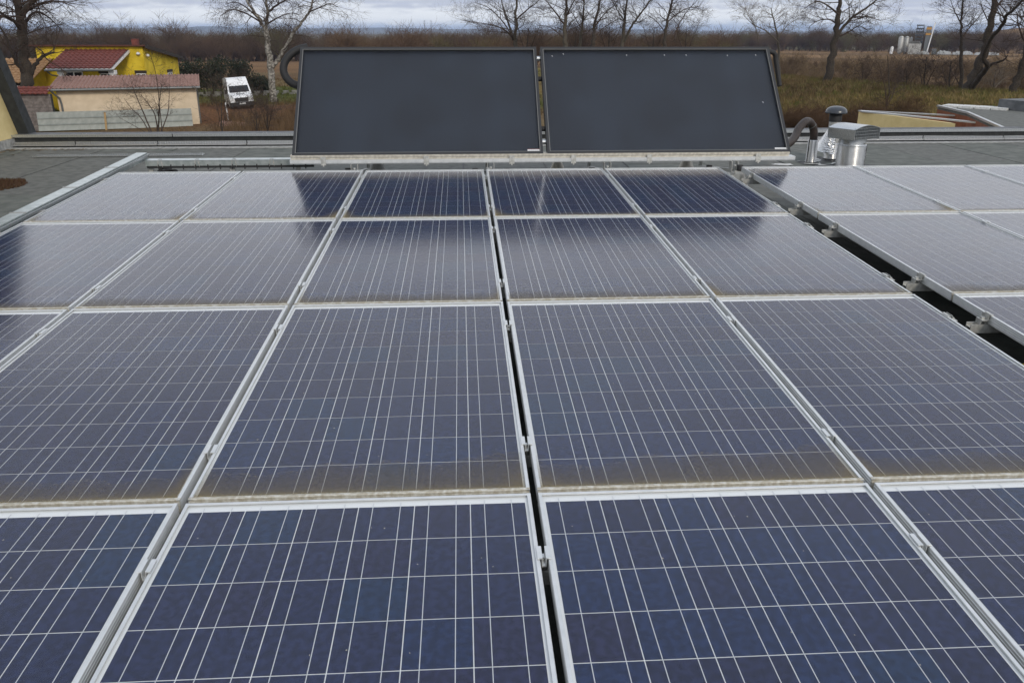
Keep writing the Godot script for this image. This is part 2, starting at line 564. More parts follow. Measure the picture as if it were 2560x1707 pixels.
	var s1 := at_y(507, 384, ROOF + 0.02)
	var gr := thing("grating_strip", "long grey metal grating strip lying loose on the roof felt", "grating", s0, Basis(Vector3.UP, -atan2(s1.z - s0.z, s1.x - s0.x)))
	var L := (s1 - s0).length()
	b = MB.new()
	b.bx(Vector3(0, -0.012, 0.055), Vector3(L, 0.0, 0.062))
	b.bx(Vector3(0, -0.012, -0.062), Vector3(L, 0.0, -0.055))
	b.bx(Vector3(0, -0.016, -0.055), Vector3(L, -0.012, 0.055))
	part(gr, "channel", b.mesh(M.galv))
	b = MB.new()
	var ns := int(L / 0.03)
	for i in ns:
		b.bx(Vector3(i * 0.03 + 0.006, -0.006, -0.054), Vector3(i * 0.03 + 0.02, -0.002, 0.054))
	part(gr, "slots", b.mesh(M.gutter)).set_meta("kind", "stuff")

func frame_rail(len: float, m: Material) -> ArrayMesh:
	# along x, outside faces +z, top at y = 0; ribs along the outer face as on an extruded frame
	var b := MB.new()
	var h := len * 0.5
	var poly := [Vector3(-h, 0.0, -0.0105), Vector3(-h, 0.0, -0.0015), Vector3(-h, -0.0015, 0.0), Vector3(-h, -0.008, 0.0), Vector3(-h, -0.0095, -0.0018), Vector3(-h, -0.011, 0.0), Vector3(-h, -0.018, 0.0), Vector3(-h, -0.0195, -0.0018), Vector3(-h, -0.021, 0.0), Vector3(-h, -0.028, 0.0), Vector3(-h, -0.0295, -0.0018), Vector3(-h, -0.031, 0.0), Vector3(-h, -0.042, 0.0), Vector3(-h, -0.042, -0.026), Vector3(-h, -0.040, -0.026), Vector3(-h, -0.040, -0.003), Vector3(-h, -0.0035, -0.003), Vector3(-h, -0.0035, -0.0105)]
	b.prism(poly, Vector3(len, 0, 0))
	return b.mesh(m)

func dirt_tex(sd: int, heavy: float) -> ImageTexture:
	# dried silt left by the water that stands against the lower frame: grainy, with a ragged upper edge
	var w := 640
	var h := 112
	var r := RandomNumberGenerator.new()
	r.seed = sd
	var f := FastNoiseLite.new()
	f.seed = sd
	f.frequency = 0.012
	f.fractal_octaves = 4
	var g := FastNoiseLite.new()
	g.seed = sd + 5
	g.frequency = 0.11
	g.fractal_octaves = 4
	var streak := FastNoiseLite.new()
	streak.seed = sd + 9
	streak.frequency = 0.05
	streak.fractal_octaves = 3
	var im := Image.create_empty(w, h, false, Image.FORMAT_RGBA8)
	var tilt := r.randf_range(-0.34, 0.34)
	var lcorner := r.randf_range(0.3, 1.0)
	var rcorner := r.randf_range(0.3, 1.0)
	for x in w:
		var u := float(x) / w
		var edge := clampf((0.56 + tilt * (u - 0.5) + f.get_noise_1d(x * 0.45) * 0.20) * heavy, 0.1, 0.9)
		for y in h:
			var t := 1.0 - float(y) / h         # height above the frame, 0..1
			var gr := g.get_noise_2d(x, y * 1.5)
			var sk := streak.get_noise_2d(x * 1.6, y * 0.18)
			var inside := smoothstep(edge + 0.05, edge - 0.09, t + gr * 0.05)
			var a := inside * (lerpf(0.50, 0.13, clampf(t / edge, 0.0, 1.0)) + gr * 0.12 + sk * 0.03)
			var col := lin(0.150, 0.128, 0.098).lerp(lin(0.245, 0.215, 0.165), clampf(0.45 + gr * 0.8 + sk * 0.12, 0.0, 1.0))
			# pale crust along the ragged upper edge
			var crust := smoothstep(0.07, 0.0, absf(t + gr * 0.05 - edge)) * clampf(0.22 + gr * 1.0, 0.0, 1.0)
			a = maxf(a, crust * 0.5)
			col = col.lerp(lin(0.36, 0.33, 0.27), crust)
			# ochre mud collected in the lower corners
			var lc := smoothstep(0.15 * lcorner, 0.0, u + t * 0.085 + gr * 0.02) * lcorner
			var rc := smoothstep(0.15 * rcorner, 0.0, (1.0 - u) + t * 0.085 + gr * 0.02) * rcorner
			var mud := maxf(lc, rc)
			a = maxf(a, mud * (0.60 + gr * 0.4))
			col = col.lerp(lin(0.34, 0.255, 0.105), mud * 0.85)
			# caked line against the frame
			var foot := smoothstep(0.20, 0.02, t + gr * 0.05)
			a = maxf(a, foot * (0.66 + gr * 0.3))
			col = col.lerp(lin(0.29, 0.235, 0.125), foot * 0.7)
			col.a = clampf(a, 0.0, 0.93)
			im.set_pixel(x, y, col)
	return ImageTexture.create_from_image(im)

func speck_mesh(sd: int) -> ArrayMesh:
	# droppings and grit dried on the glass
	var r := RandomNumberGenerator.new()
	r.seed = sd
	var b := MB.new()
	for i in 34:
		var c := Vector3(r.randf_range(-0.46, 0.46), 0, r.randf_range(-0.79, 0.79))
		var s := r.randf_range(0.001, 0.0026) * (2.0 if r.randf() < 0.12 else 1.0)
		var ring := []
		for k in 7:
			var a := TAU * k / 7
			ring.append(c + Vector3(cos(a), 0, sin(a)) * s * r.randf_range(0.5, 1.4))
		for k in 7:
			b.tri(c + Vector3(0, 0.0004, 0), ring[(k + 1) % 7], ring[k])
	return b.mesh(M.specks_dark if sd % 2 == 0 else M.specks_pale)

func make_panels():
	var PW := 0.990
	var PL := 1.650
	var rail_long := frame_rail(PL, M.alu)
	var rail_short := frame_rail(PW - 0.0002, M.alu)
	var rail_low := frame_rail(PW - 0.0002, M.alu_stained)
	var cell := BoxMesh.new()
	cell.size = Vector3(0.1565, 0.0004, 0.1559)
	var ribbon := BoxMesh.new()
	ribbon.size = Vector3(0.0021, 0.0003, 1.607)
	var cross := BoxMesh.new()
	cross.size = Vector3(0.90, 0.0003, 0.005)
	var sheet := BoxMesh.new()
	sheet.size = Vector3(PW - 0.008, 0.0006, PL - 0.008)
	var pane := PlaneMesh.new()
	pane.size = Vector2(PW - 0.007, PL - 0.007)
	var dirt_plane := PlaneMesh.new()
	dirt_plane.size = Vector2(PW - 0.023, 0.235)
	var dirts := []
	for i in 9:
		var m := mat(Color.WHITE, 0.85, 0.0, 0.3)
		m.albedo_texture = dirt_tex(300 + i, [0.45, 0.85, 1.15, 0.6, 1.0, 0.3, 0.75, 1.25, 0.5][i])
		m.transparency = BaseMaterial3D.TRANSPARENCY_ALPHA
		m.texture_repeat = false
		dirts.append(m)
	var specks := []
	for i in 6:
		specks.append(speck_mesh(400 + i))
	var tilt := Basis(Vector3.RIGHT, TILT)
	var row_words := ["row farthest from the collectors", "third row from the collectors", "second row from the collectors", "row beside the collectors"]
	var col_words := ["first from the cable duct", "second from the cable duct", "third from the cable duct", "fourth from the cable duct", "fifth from the cable duct"]
	var right_words := ["first panel past the dark gap", "second panel past the dark gap", "third panel past the dark gap"]
	var spots := []
	for r in range(0, 4):
		for c in 5:
			spots.append([(c - 3) * 1.012 + 0.506, (r - 1) * 1.668 + 0.009, "blue solar panel, " + col_words[c] + ", " + row_words[r], "solar panels of the wide array", r])
	for r in range(0, 4):
		for c in 3:
			spots.append([2.213 + 0.495 + c * 1.003, (r - 1) * 1.668 + 0.009, "blue solar panel, " + right_words[c] + ", " + row_words[r], "solar panels of the array past the gap", r])
	var first_x := 0.019 + 0.078
	for sp in spots:
		var jit := rng.randf_range(-0.0012, 0.0012)
		var o := thing("solar_panel", sp[2], "solar panel", pan(sp[0], sp[1], jit), tilt, sp[3])
		# near edge at z = 0, far edge at z = -PL
		part(o, "frame_rail", rail_low, null, Vector3.ZERO)
		part(o, "frame_rail", rail_short, null, Vector3(0, 0, -PL), Basis(Vector3.UP, PI))
		part(o, "frame_rail", rail_long, null, Vector3(PW / 2, -0.0003, -PL / 2), Basis(Vector3.UP, PI / 2))
		part(o, "frame_rail", rail_long, null, Vector3(-PW / 2, -0.0003, -PL / 2), Basis(Vector3.UP, -PI / 2))
		part(o, "backsheet", sheet, M.backsheet, Vector3(0, -0.0092, -PL / 2))
		var tone := rng.randi_range(0, 6)
		for i in 6:
			for j in 10:
				var k := tone if rng.randf() < 0.35 else rng.randi_range(0, 6)
				part(o, "cell", cell, M.cells[k], Vector3(-PW / 2 + first_x + i * 0.1592, -0.0082, -0.104 - j * 0.1589))
			for s in [-0.039, 0.039]:
				part(o, "ribbon", ribbon, M.ribbon, Vector3(-PW / 2 + first_x + i * 0.1592 + s, -0.0077, -0.8275))
		part(o, "glass", pane, M.solar_glass, Vector3(0, -0.0048, -PL / 2))
		part(o, "dirt", dirt_plane, dirts[([1, 2, 4, 7] if sp[4] == 1 else [0, 3, 6, 1] if sp[4] == 2 else [3, 8, 5, 0])[rng.randi_range(0, 3)]], Vector3(0, -0.0041, -0.0115 - 0.1175))
		part(o, "specks", specks[rng.randi_range(0, 5)], null, Vector3(0, -0.0044, -PL / 2)).set_meta("kind", "stuff")
	# mounting rails across, under the panels, with a clamp over each gap
	var wing := BoxMesh.new()
	wing.size = Vector3(0.0125, 0.0032, 0.052)
	for side in 2:
		var x0: float = [-3.06, 2.13][side]
		var x1: float = [2.05, 5.30][side]
		for r in 4:
			for q in 2:
				var s: float = (r - 1) * 1.668 + [0.298, 1.37][q]
				var words: String = ["lower", "upper"][q] + " mounting rail under the " + row_words[r] + (", wide array" if side == 0 else ", array past the gap")
				var o := thing("mounting_rail", "aluminium " + words, "rail", pan(0, s), tilt, "aluminium mounting rails under the panels")
				var b := MB.new()
				b.bx(Vector3(x0, -0.086, -0.02), Vector3(x1, -0.082, 0.02))
				b.bx(Vector3(x0, -0.082, -0.02), Vector3(x1, -0.0435, -0.016))
				b.bx(Vector3(x0, -0.082, 0.016), Vector3(x1, -0.0435, 0.02))
				b.bx(Vector3(x0 + 0.001, -0.062, -0.0158), Vector3(x1 - 0.001, -0.059, 0.0158))
				part(o, "rail", b.mesh(M.alu_dull))
				var gaps := []
				if side == 0:
					for i in range(-3, 3):
						gaps.append([i * 1.012 + (0.0 if i > -3 and i < 2 else 0.0), i == -3, i == 2])
				else:
					for i in 4:
						gaps.append([2.213 + i * 1.003 - 0.0065, i == 0, i == 3])
				for gp in gaps:
					var cm := MB.new()
					var xx: float = gp[0]
					if not gp[1]:
						cm.bx(Vector3(xx - 0.0175, 0.0006, -0.026), Vector3(xx - 0.0065, 0.0040, 0.026))
					if not gp[2]:
						cm.bx(Vector3(xx + 0.0065, 0.0006, -0.026), Vector3(xx + 0.0175, 0.0040, 0.026))
					cm.bx(Vector3(xx - 0.0065, -0.020, -0.026), Vector3(xx - 0.0045, 0.0040, 0.026))
					cm.bx(Vector3(xx + 0.0045, -0.020, -0.026), Vector3(xx + 0.0065, 0.0040, 0.026))
					cm.bx(Vector3(xx - 0.0065, -0.024, -0.026), Vector3(xx + 0.0065, -0.0202, 0.026))
					if gp[1] or gp[2]:
						var sg := -1.0 if gp[1] else 1.0
						cm.bx(Vector3(xx + sg * 0.007, -0.024, -0.020), Vector3(xx + sg * 0.034, -0.0202, 0.026))
						cm.bx(Vector3(xx + sg * 0.031, -0.0435, -0.020), Vector3(xx + sg * 0.034, -0.0242, 0.020))
						cm.bx(Vector3(xx + sg * 0.008, -0.0200, -0.010), Vector3(xx + sg * 0.026, -0.012, 0.010))
					var co := part(o, "clamp", cm.mesh(M.alu_dull if gp[1] or gp[2] else M.alu))
					var bm := MB.new()
					bm.lathe(Vector3(xx, -0.0202, 0.004), [Vector2(0.0042, -0.03), Vector2(0.0042, 0.007), Vector2(0.002, 0.0075), Vector2(0.002, 0.004), Vector2(0.0005, 0.004)], 10)
					part(co, "bolt", bm.mesh(M.steel))
				# feet down to the roof
				for i in 4:
					var fx: float = lerp(x0 + 0.75, x1 - 0.75, i / 3.0)
					var fb := MB.new()
					var top := -0.0865
					var foot := ROOF - s * sin(TILT) + 0.002
					fb.bx(Vector3(fx - 0.025, foot, -0.025), Vector3(fx + 0.025, top, 0.025))
					part(o, "foot", fb.mesh(M.alu_dull))
	# yellow cable in the gap between the arrays
	var yc := MB.new()
	var pts := PackedVector3Array()
	var rad := PackedFloat32Array()
	for i in 14:
		var t := i / 13.0
		pts.append(pan(1.9 + t * 0.6, 1.02 + sin(t * 5.0) * 0.015 + t * 0.05, -0.125 + sin(t * 3.0) * 0.012))
		rad.append(0.0035)
	yc.tube(pts, rad, 8, true)
	single("yellow_cable", yc.mesh(M.yellow), "thin yellow cable crossing the dark gap between the arrays", "cable")

func make_collectors():
	var ang := deg_to_rad(46.0)
	# x across, y up the slope, z out of the glass
	var bs := Basis(Vector3.RIGHT, Vector3(0, sin(ang), -cos(ang)), Vector3(0, cos(ang), sin(ang)))
	var W := 2.16
	var H := 1.195
	var names := ["large dark solar thermal collector with a curved black hose at its side", "large dark solar thermal collector with white droppings near its top edge"]
	for k in 2:
		var o := thing("thermal_collector", names[k], "collector", Vector3([-1.645, 0.552][k], 0.272, -5.2), bs, "pair of dark thermal collectors")
		var b := MB.new()
		b.bx(Vector3(0, 0, -0.086), Vector3(0.022, H, 0))
		part(o, "frame_rail", b.mesh(M.dark_frame))
		b = MB.new()
		b.bx(Vector3(W - 0.022, 0, -0.086), Vector3(W, H, 0))
		part(o, "frame_rail", b.mesh(M.dark_frame))
		b = MB.new()
		b.bx(Vector3(0.0221, 0, -0.086), Vector3(W - 0.0221, 0.022, -0.0003))
		part(o, "frame_rail", b.mesh(M.dark_frame))
		b = MB.new()
		b.bx(Vector3(0.0221, H - 0.022, -0.086), Vector3(W - 0.0221, H, -0.0003))
		part(o, "frame_rail", b.mesh(M.dark_frame))
		# pale seal between frame and glass
		b = MB.new()
		b.bx(Vector3(0.0222, 0.0222, -0.012), Vector3(0.028, H - 0.0222, -0.002))
		b.bx(Vector3(W - 0.028, 0.0222, -0.012), Vector3(W - 0.0222, H - 0.0222, -0.002))
		b.bx(Vector3(0.0281, 0.0222, -0.012), Vector3(W - 0.0281, 0.027, -0.002))
		b.bx(Vector3(0.0281, H - 0.027, -0.012), Vector3(W - 0.0281, H - 0.0222, -0.002))
		part(o, "seal", b.mesh(M.seal))
		b = MB.new()
		b.bx(Vector3(0.0222, 0.0222, -0.084), Vector3(W - 0.0222, H - 0.0222, -0.034))
		part(o, "absorber", b.mesh(M.absorber))
		var pm := PlaneMesh.new()
		pm.size = Vector2(W - 0.044, H - 0.044)
		part(o, "glass", pm, M.collector_glass, Vector3(W / 2, H / 2, -0.006), Basis(Vector3.RIGHT, PI / 2))
		# little maker's sticker in the lower corner
		b = MB.new()
		b.bx(Vector3(W - 0.135, 0.030, -0.0052), Vector3(W - 0.032, 0.046, -0.0042))
		var st := part(o, "sticker", b.mesh(M.white))
		b = MB.new()
		for i in 11:
			var x := W - 0.13 + i * 0.0088
			b.bx(Vector3(x, 0.034, -0.0041), Vector3(x + 0.005 + 0.002 * (i % 2), 0.040, -0.0039))
		part(st, "print", b.mesh(M.coping))
		if k == 0:
			b = MB.new()
			b.bx(Vector3(W - 0.135, 0.0463, -0.0052), Vector3(W - 0.032, 0.0485, -0.0042))
			part(st, "red_edge", b.mesh(mat(lin(0.35, 0.05, 0.04), 0.6)))
		else:
			b = MB.new()
			for q in [[0.105, 1.09], [0.21, 1.115], [0.80, 1.10], [1.155, 1.10], [1.36, 1.10], [1.75, 1.095], [2.02, 1.10], [2.0, 0.55]]:
				b.box(Vector3(q[0], q[1], -0.0035), Vector3(0.005, 0.008, 0.001))
				b.box(Vector3(q[0] + 0.003, q[1] - 0.008, -0.0034), Vector3(0.002, 0.008, 0.001))
			part(o, "droppings", b.mesh(M.white)).set_meta("kind", "stuff")
		b = MB.new()
		b.bx(Vector3(0.0222, 0.0222, -0.0885), Vector3(W - 0.0222, H - 0.0222, -0.0865))
		part(o, "back", b.mesh(M.galv))
	# pipe couplings seen in the gap between the two
	var cp := thing("pipe_coupling", "short black and silver pipe couplings joining the two dark collectors", "coupling", Vector3(0.534, 0.272, -5.2), bs)
	for q in [[0.16, 0], [0.30, 1], [0.86, 1], [1.10, 0]]:
		var b := MB.new()
		b.tube(PackedVector3Array([Vector3(-0.019, q[0], -0.05), Vector3(0.017, q[0], -0.05)]), PackedFloat32Array([0.022, 0.022]), 12, true)
		part(cp, "coupling", b.mesh(M.black_rubber if q[1] == 1 else M.galv))
	# carrying frame: two horizontal rails in front, clips, slanting legs behind
	var fr := thing("collector_stand", "aluminium stand carrying the two dark collectors above the roof", "stand", Vector3(0, 0, -5.2))
	var b2 := MB.new()
	b2.bx(Vector3(-1.66, 0.252, -0.10), Vector3(2.705, 0.272, -0.002))
	b2.bx(Vector3(-1.66, 0.232, -0.10), Vector3(2.705, 0.2515, -0.014))
	part(fr, "bearing_rail", b2.mesh(M.tan_alu))
	b2 = MB.new()
	b2.bx(Vector3(-1.665, 0.203, -0.09), Vector3(2.755, 0.2315, 0.012))
	b2.bx(Vector3(-1.665, 0.196, -0.09), Vector3(2.755, 0.2025, 0.004))
	part(fr, "lower_rail", b2.mesh(M.alu))
	for x in [-1.38, -0.50, 0.24, 0.78, 1.45, 2.42]:
		b2 = MB.new()
		b2.bx(Vector3(x - 0.022, 0.186, 0.0125), Vector3(x + 0.022, 0.258, 0.016))
		b2.bx(Vector3(x - 0.006, 0.176, 0.004), Vector3(x + 0.006, 0.192, 0.024))
		part(fr, "clip", b2.mesh(M.alu_dull))
	for x in [-1.115, 0.055, 1.075, 2.205]:
		b2 = MB.new()
		b2.bx(Vector3(x - 0.03, 0.10, -0.02), Vector3(x + 0.03, 0.106, 0.10))
		b2.bx(Vector3(x - 0.03, 0.1065, -0.02), Vector3(x - 0.026, 0.1955, 0.06))
		b2.bx(Vector3(x + 0.026, 0.1065, -0.02), Vector3(x + 0.03, 0.1955, 0.06))
		b2.lathe(Vector3(x, 0.106, 0.05), [Vector2(0.008, 0.0), Vector2(0.008, 0.05), Vector2(0.012, 0.05), Vector2(0.012, 0.062), Vector2(0.001, 0.062)], 10)
		part(fr, "bracket", b2.mesh(M.alu_dull))
		# back leg and brace
		b2 = MB.new()
		b2.bar(Vector3(x, 0.98, -0.86), Vector3(x, ROOF + 0.19, -1.05), 0.03, 0.03, Vector3.RIGHT)
		part(fr, "back_leg", b2.mesh(M.alu_dull))
		b2 = MB.new()
		b2.bar(Vector3(x, 0.11, -0.02), Vector3(x, ROOF + 0.21, -1.03), 0.028, 0.028, Vector3.RIGHT)
		part(fr, "base_rail", b2.mesh(M.alu_dull))
	# conical flashings where the stand goes through the felt
	var cs := [[-1.19, -5.30], [-0.96, -5.18], [-0.08, -5.22], [0.20, -5.20], [0.95, -5.22], [2.02, -5.30], [2.235, -5.10], [0.72, -5.9], [-1.0, -6.0], [2.0, -6.0]]
	var cw := ["behind the first bracket", "beside the first bracket", "before the second bracket", "past the second bracket", "beside the third bracket", "behind the last bracket", "below the last bracket, largest in view", "behind the right collector", "behind the left collector", "at the last back leg"]
	for i in cs.size():
		var cm := MB.new()
		var y1 := 0.28 + (0.0 if i < 6 else 0.03)
		cm.lathe(Vector3.ZERO, [Vector2(0.20, 0.001), Vector2(0.195, 0.012), Vector2(0.135, 0.05), Vector2(0.095, y1 * 0.6), Vector2(0.045, y1), Vector2(0.042, y1 + 0.03), Vector2(0.001, y1 + 0.032)], 28)
		var o2 := thing("flashing_cone", "pale conical metal flashing on the roof " + cw[i], "flashing", Vector3(cs[i][0], ROOF + 0.001, cs[i][1]), Basis(), "conical flashings under the collectors")
		part(o2, "cone", cm.mesh(M.felt_light if i % 3 == 2 else M.tan_alu))
		cm = MB.new()
		cm.lathe(Vector3(0, y1 + 0.0325, 0), [Vector2(0.026, 0), Vector2(0.026, 0.05), Vector2(0.001, 0.051)], 14)
		part(o2, "cap", cm.mesh(M.black_rubber))
	# curved black hose on the left
	var pts := PackedVector3Array()
	var rad := PackedFloat32Array()
	var hp := [[768, 118], [745, 124], [726, 136], [712, 154], [708, 174], [714, 192], [727, 206], [745, 214], [775, 222]]
	for i in hp.size():
		pts.append(at_z(hp[i][0], hp[i][1], -6.13 + i * 0.03))
		rad.append(0.035)
	single("insulated_hose", smooth_tube(pts, rad, 16, M.black_rubber), "thick black insulated hose curving out beside the left collector", "hose")
	pts = PackedVector3Array([at_z(1905, 128, -6.1), at_z(1930, 130, -6.12), at_z(1938, 136, -6.12), at_z(1940, 150, -6.12), at_z(1944, 175, -6.1), at_z(1950, 215, -6.05)])
	single("insulated_hose", smooth_tube(pts, PackedFloat32Array([0.022, 0.022, 0.022, 0.022, 0.022, 0.022]), 14, M.black_rubber), "short black hose running down behind the end of the right collector", "hose")
	# cable duct: along the array and across behind it
	var cd := thing("cable_duct", "pale metal cable duct turning a corner around the panel array", "cable duct")
	var bas := Basis(Vector3.RIGHT, TILT)
	var b3 := MB.new()
	b3.box(pan(-3.125, 3.30, -0.012), Vector3(0.088, 0.055, 5.05), bas)
	b3.box(pan(-3.125, 3.30, 0.018), Vector3(0.094, 0.005, 5.051), bas)
	part(cd, "long_duct", b3.mesh(M.duct))
	b3 = MB.new()
	b3.box(pan(-3.066, 3.30, 0.0), Vector3(0.010, 0.018, 5.05), bas)
	part(cd, "lip", b3.mesh(M.galv))
	b3 = MB.new()
	b3.bx(Vector3(-3.06, 0.118, -5.80), Vector3(-1.55, 0.165, -5.69))
	b3.bx(Vector3(-3.06, 0.1655, -5.805), Vector3(-1.55, 0.170, -5.685))
	part(cd, "cross_duct", b3.mesh(M.duct))
	b3 = MB.new()
	b3.bx(Vector3(-3.05, 0.098, -5.70), Vector3(-1.55, 0.117, -5.692))
	for i in 13:
		b3.bx(Vector3(-2.95 + i * 0.11, 0.085, -5.6915), Vector3(-2.94 + i * 0.11, 0.13, -5.687))
	part(cd, "comb", b3.mesh(M.dark_frame))
	for x in [-2.93, -2.60, -2.27, -1.93]:
		b3 = MB.new()
		var w3 := PackedVector3Array([Vector3(x - 0.02, 0.11, -5.683), Vector3(x - 0.012, 0.172, -5.683), Vector3(x - 0.01, 0.175, -5.72), Vector3(x + 0.012, 0.175, -5.72), Vector3(x + 0.014, 0.172, -5.683), Vector3(x + 0.022, 0.11, -5.683)])
		b3.tube(w3, PackedFloat32Array([0.0025, 0.0025, 0.0025, 0.0025, 0.0025, 0.0025]), 6)
		part(cd, "wire_clip", b3.mesh(M.steel))
	for s in [1.1, 1.9, 2.7, 3.5, 4.3, 5.1]:
		b3 = MB.new()
		b3.box(pan(-3.125, s, 0.0225), Vector3(0.099, 0.004, 0.016), bas)
		b3.box(pan(-3.176, s, 0.0), Vector3(0.004, 0.05, 0.02), bas)
		part(cd, "strap", b3.mesh(M.steel))
	for q in [[-3.03, -5.74], [-2.3, -5.74], [-1.7, -5.74], [-3.125, -4.4], [-3.125, -2.6], [-3.125, -1.2]]:
		b3 = MB.new()
		b3.bx(Vector3(q[0] - 0.02, ROOF + 0.001, q[1] - 0.02), Vector3(q[0] + 0.02, 0.10 if q[1] < -5 else -0.045 - q[1] * 0.0345, q[1] + 0.02))
		part(cd, "post", b3.mesh(M.alu_dull))
	# knot of black cable under the corner
	var kp := PackedVector3Array()
	var kr := PackedFloat32Array()
	for i in 70:
		var t := i / 69.0 * TAU * 4.0
		kp.append(Vector3(-2.86 + cos(t) * (0.085 + 0.02 * sin(t * 2.3)), 0.055 + sin(t) * 0.035 + 0.012 * sin(t * 1.7), -5.66 + sin(t * 1.31) * 0.05))
		kr.append(0.009)
	var kb := MB.new()
	kb.tube(kp, kr, 7, true)
	single("cable_coil", kb.mesh(M.black_rubber), "tangled coil of black cable under the corner of the cable duct", "cable")
	kb = MB.new()
	kp = PackedVector3Array()
	kr = PackedFloat32Array()
	for i in 20:
		kp.append(Vector3(-2.8 + i * 0.2, 0.045 + 0.012 * sin(i * 1.1), -5.62 + 0.02 * sin(i * 0.7)))
		kr.append(0.006)
	kb.tube(kp, kr, 6, true)
	single("black_cable", kb.mesh(M.black_rubber), "thin black cable running behind the panels under the duct", "cable")

# a tube through points, rounded between them
func smooth_tube(p: PackedVector3Array, r: PackedFloat32Array, sides: int, m: Material) -> ArrayMesh:
	var q := PackedVector3Array()
	var qr := PackedFloat32Array()
	var n := p.size()
	for i in n - 1:
		for s in 5:
			var t := s / 5.0
			q.append(p[i].cubic_interpolate(p[i + 1], p[max(i - 1, 0)], p[min(i + 2, n - 1)], t))
			qr.append(lerpf(r[i], r[i + 1], t))
	q.append(p[n - 1])
	qr.append(r[n - 1])
	var b := MB.new()
	b.tube(q, qr, sides, true)
	return b.mesh(m)

func ripple(r0: float, r1: float, y0: float, y1: float, step: float, amp: float) -> Array:
	var out := []
	var n := int((y1 - y0) / step)
	for i in n:
		var t := float(i) / n
		var r := lerpf(r0, r1, t)
		var y := lerpf(y0, y1, t)
		out.append(Vector2(r, y))
		out.append(Vector2(r + amp, y + step * 0.3))
		out.append(Vector2(r + amp, y + step * 0.62))
	out.append(Vector2(r1, y1))
	return out

func collar(o: Node3D, r: float, sd: int):
	# tar poured round the foot, with white paint splashed on it
	var g := RandomNumberGenerator.new()
	g.seed = sd
	var b := MB.new()
	var n := 40
	var c := Vector3(0, 0.012, 0)
	var ring := []
	for i in n:
		var a := TAU * i / n
		var rr := r * (1.75 + 0.35 * sin(a * 3.0 + sd) + g.randf() * 0.18)
		ring.append(Vector3(cos(a) * rr, 0.003, sin(a) * rr * 0.9))
	for i in n:
		b.tri(c, ring[(i + 1) % n], ring[i])
	part(o, "tar_collar", b.mesh(M.tar))
	b = MB.new()
	for i in n:
		if sin(i * TAU / n * 2.0 + sd * 1.7) < -0.25:
			continue
		var a0 := TAU * i / n
		var a1 := TAU * (i + 1) / n
		var ra := r * (1.35 + 0.15 * sin(a0 * 5.0 + sd))
		var rb := r * (1.35 + 0.15 * sin(a1 * 5.0 + sd))
		var wa := r * (0.30 + 0.16 * sin(a0 * 7.0))
		var wb := r * (0.30 + 0.16 * sin(a1 * 7.0))
		b.quad(Vector3(cos(a0) * ra, 0.0135, sin(a0) * ra), Vector3(cos(a0) * (ra + wa), 0.0095, sin(a0) * (ra + wa)), Vector3(cos(a1) * (rb + wb), 0.0095, sin(a1) * (rb + wb)), Vector3(cos(a1) * rb, 0.0135, sin(a1) * rb))
	part(o, "paint_splash", b.mesh(M.white_paint))

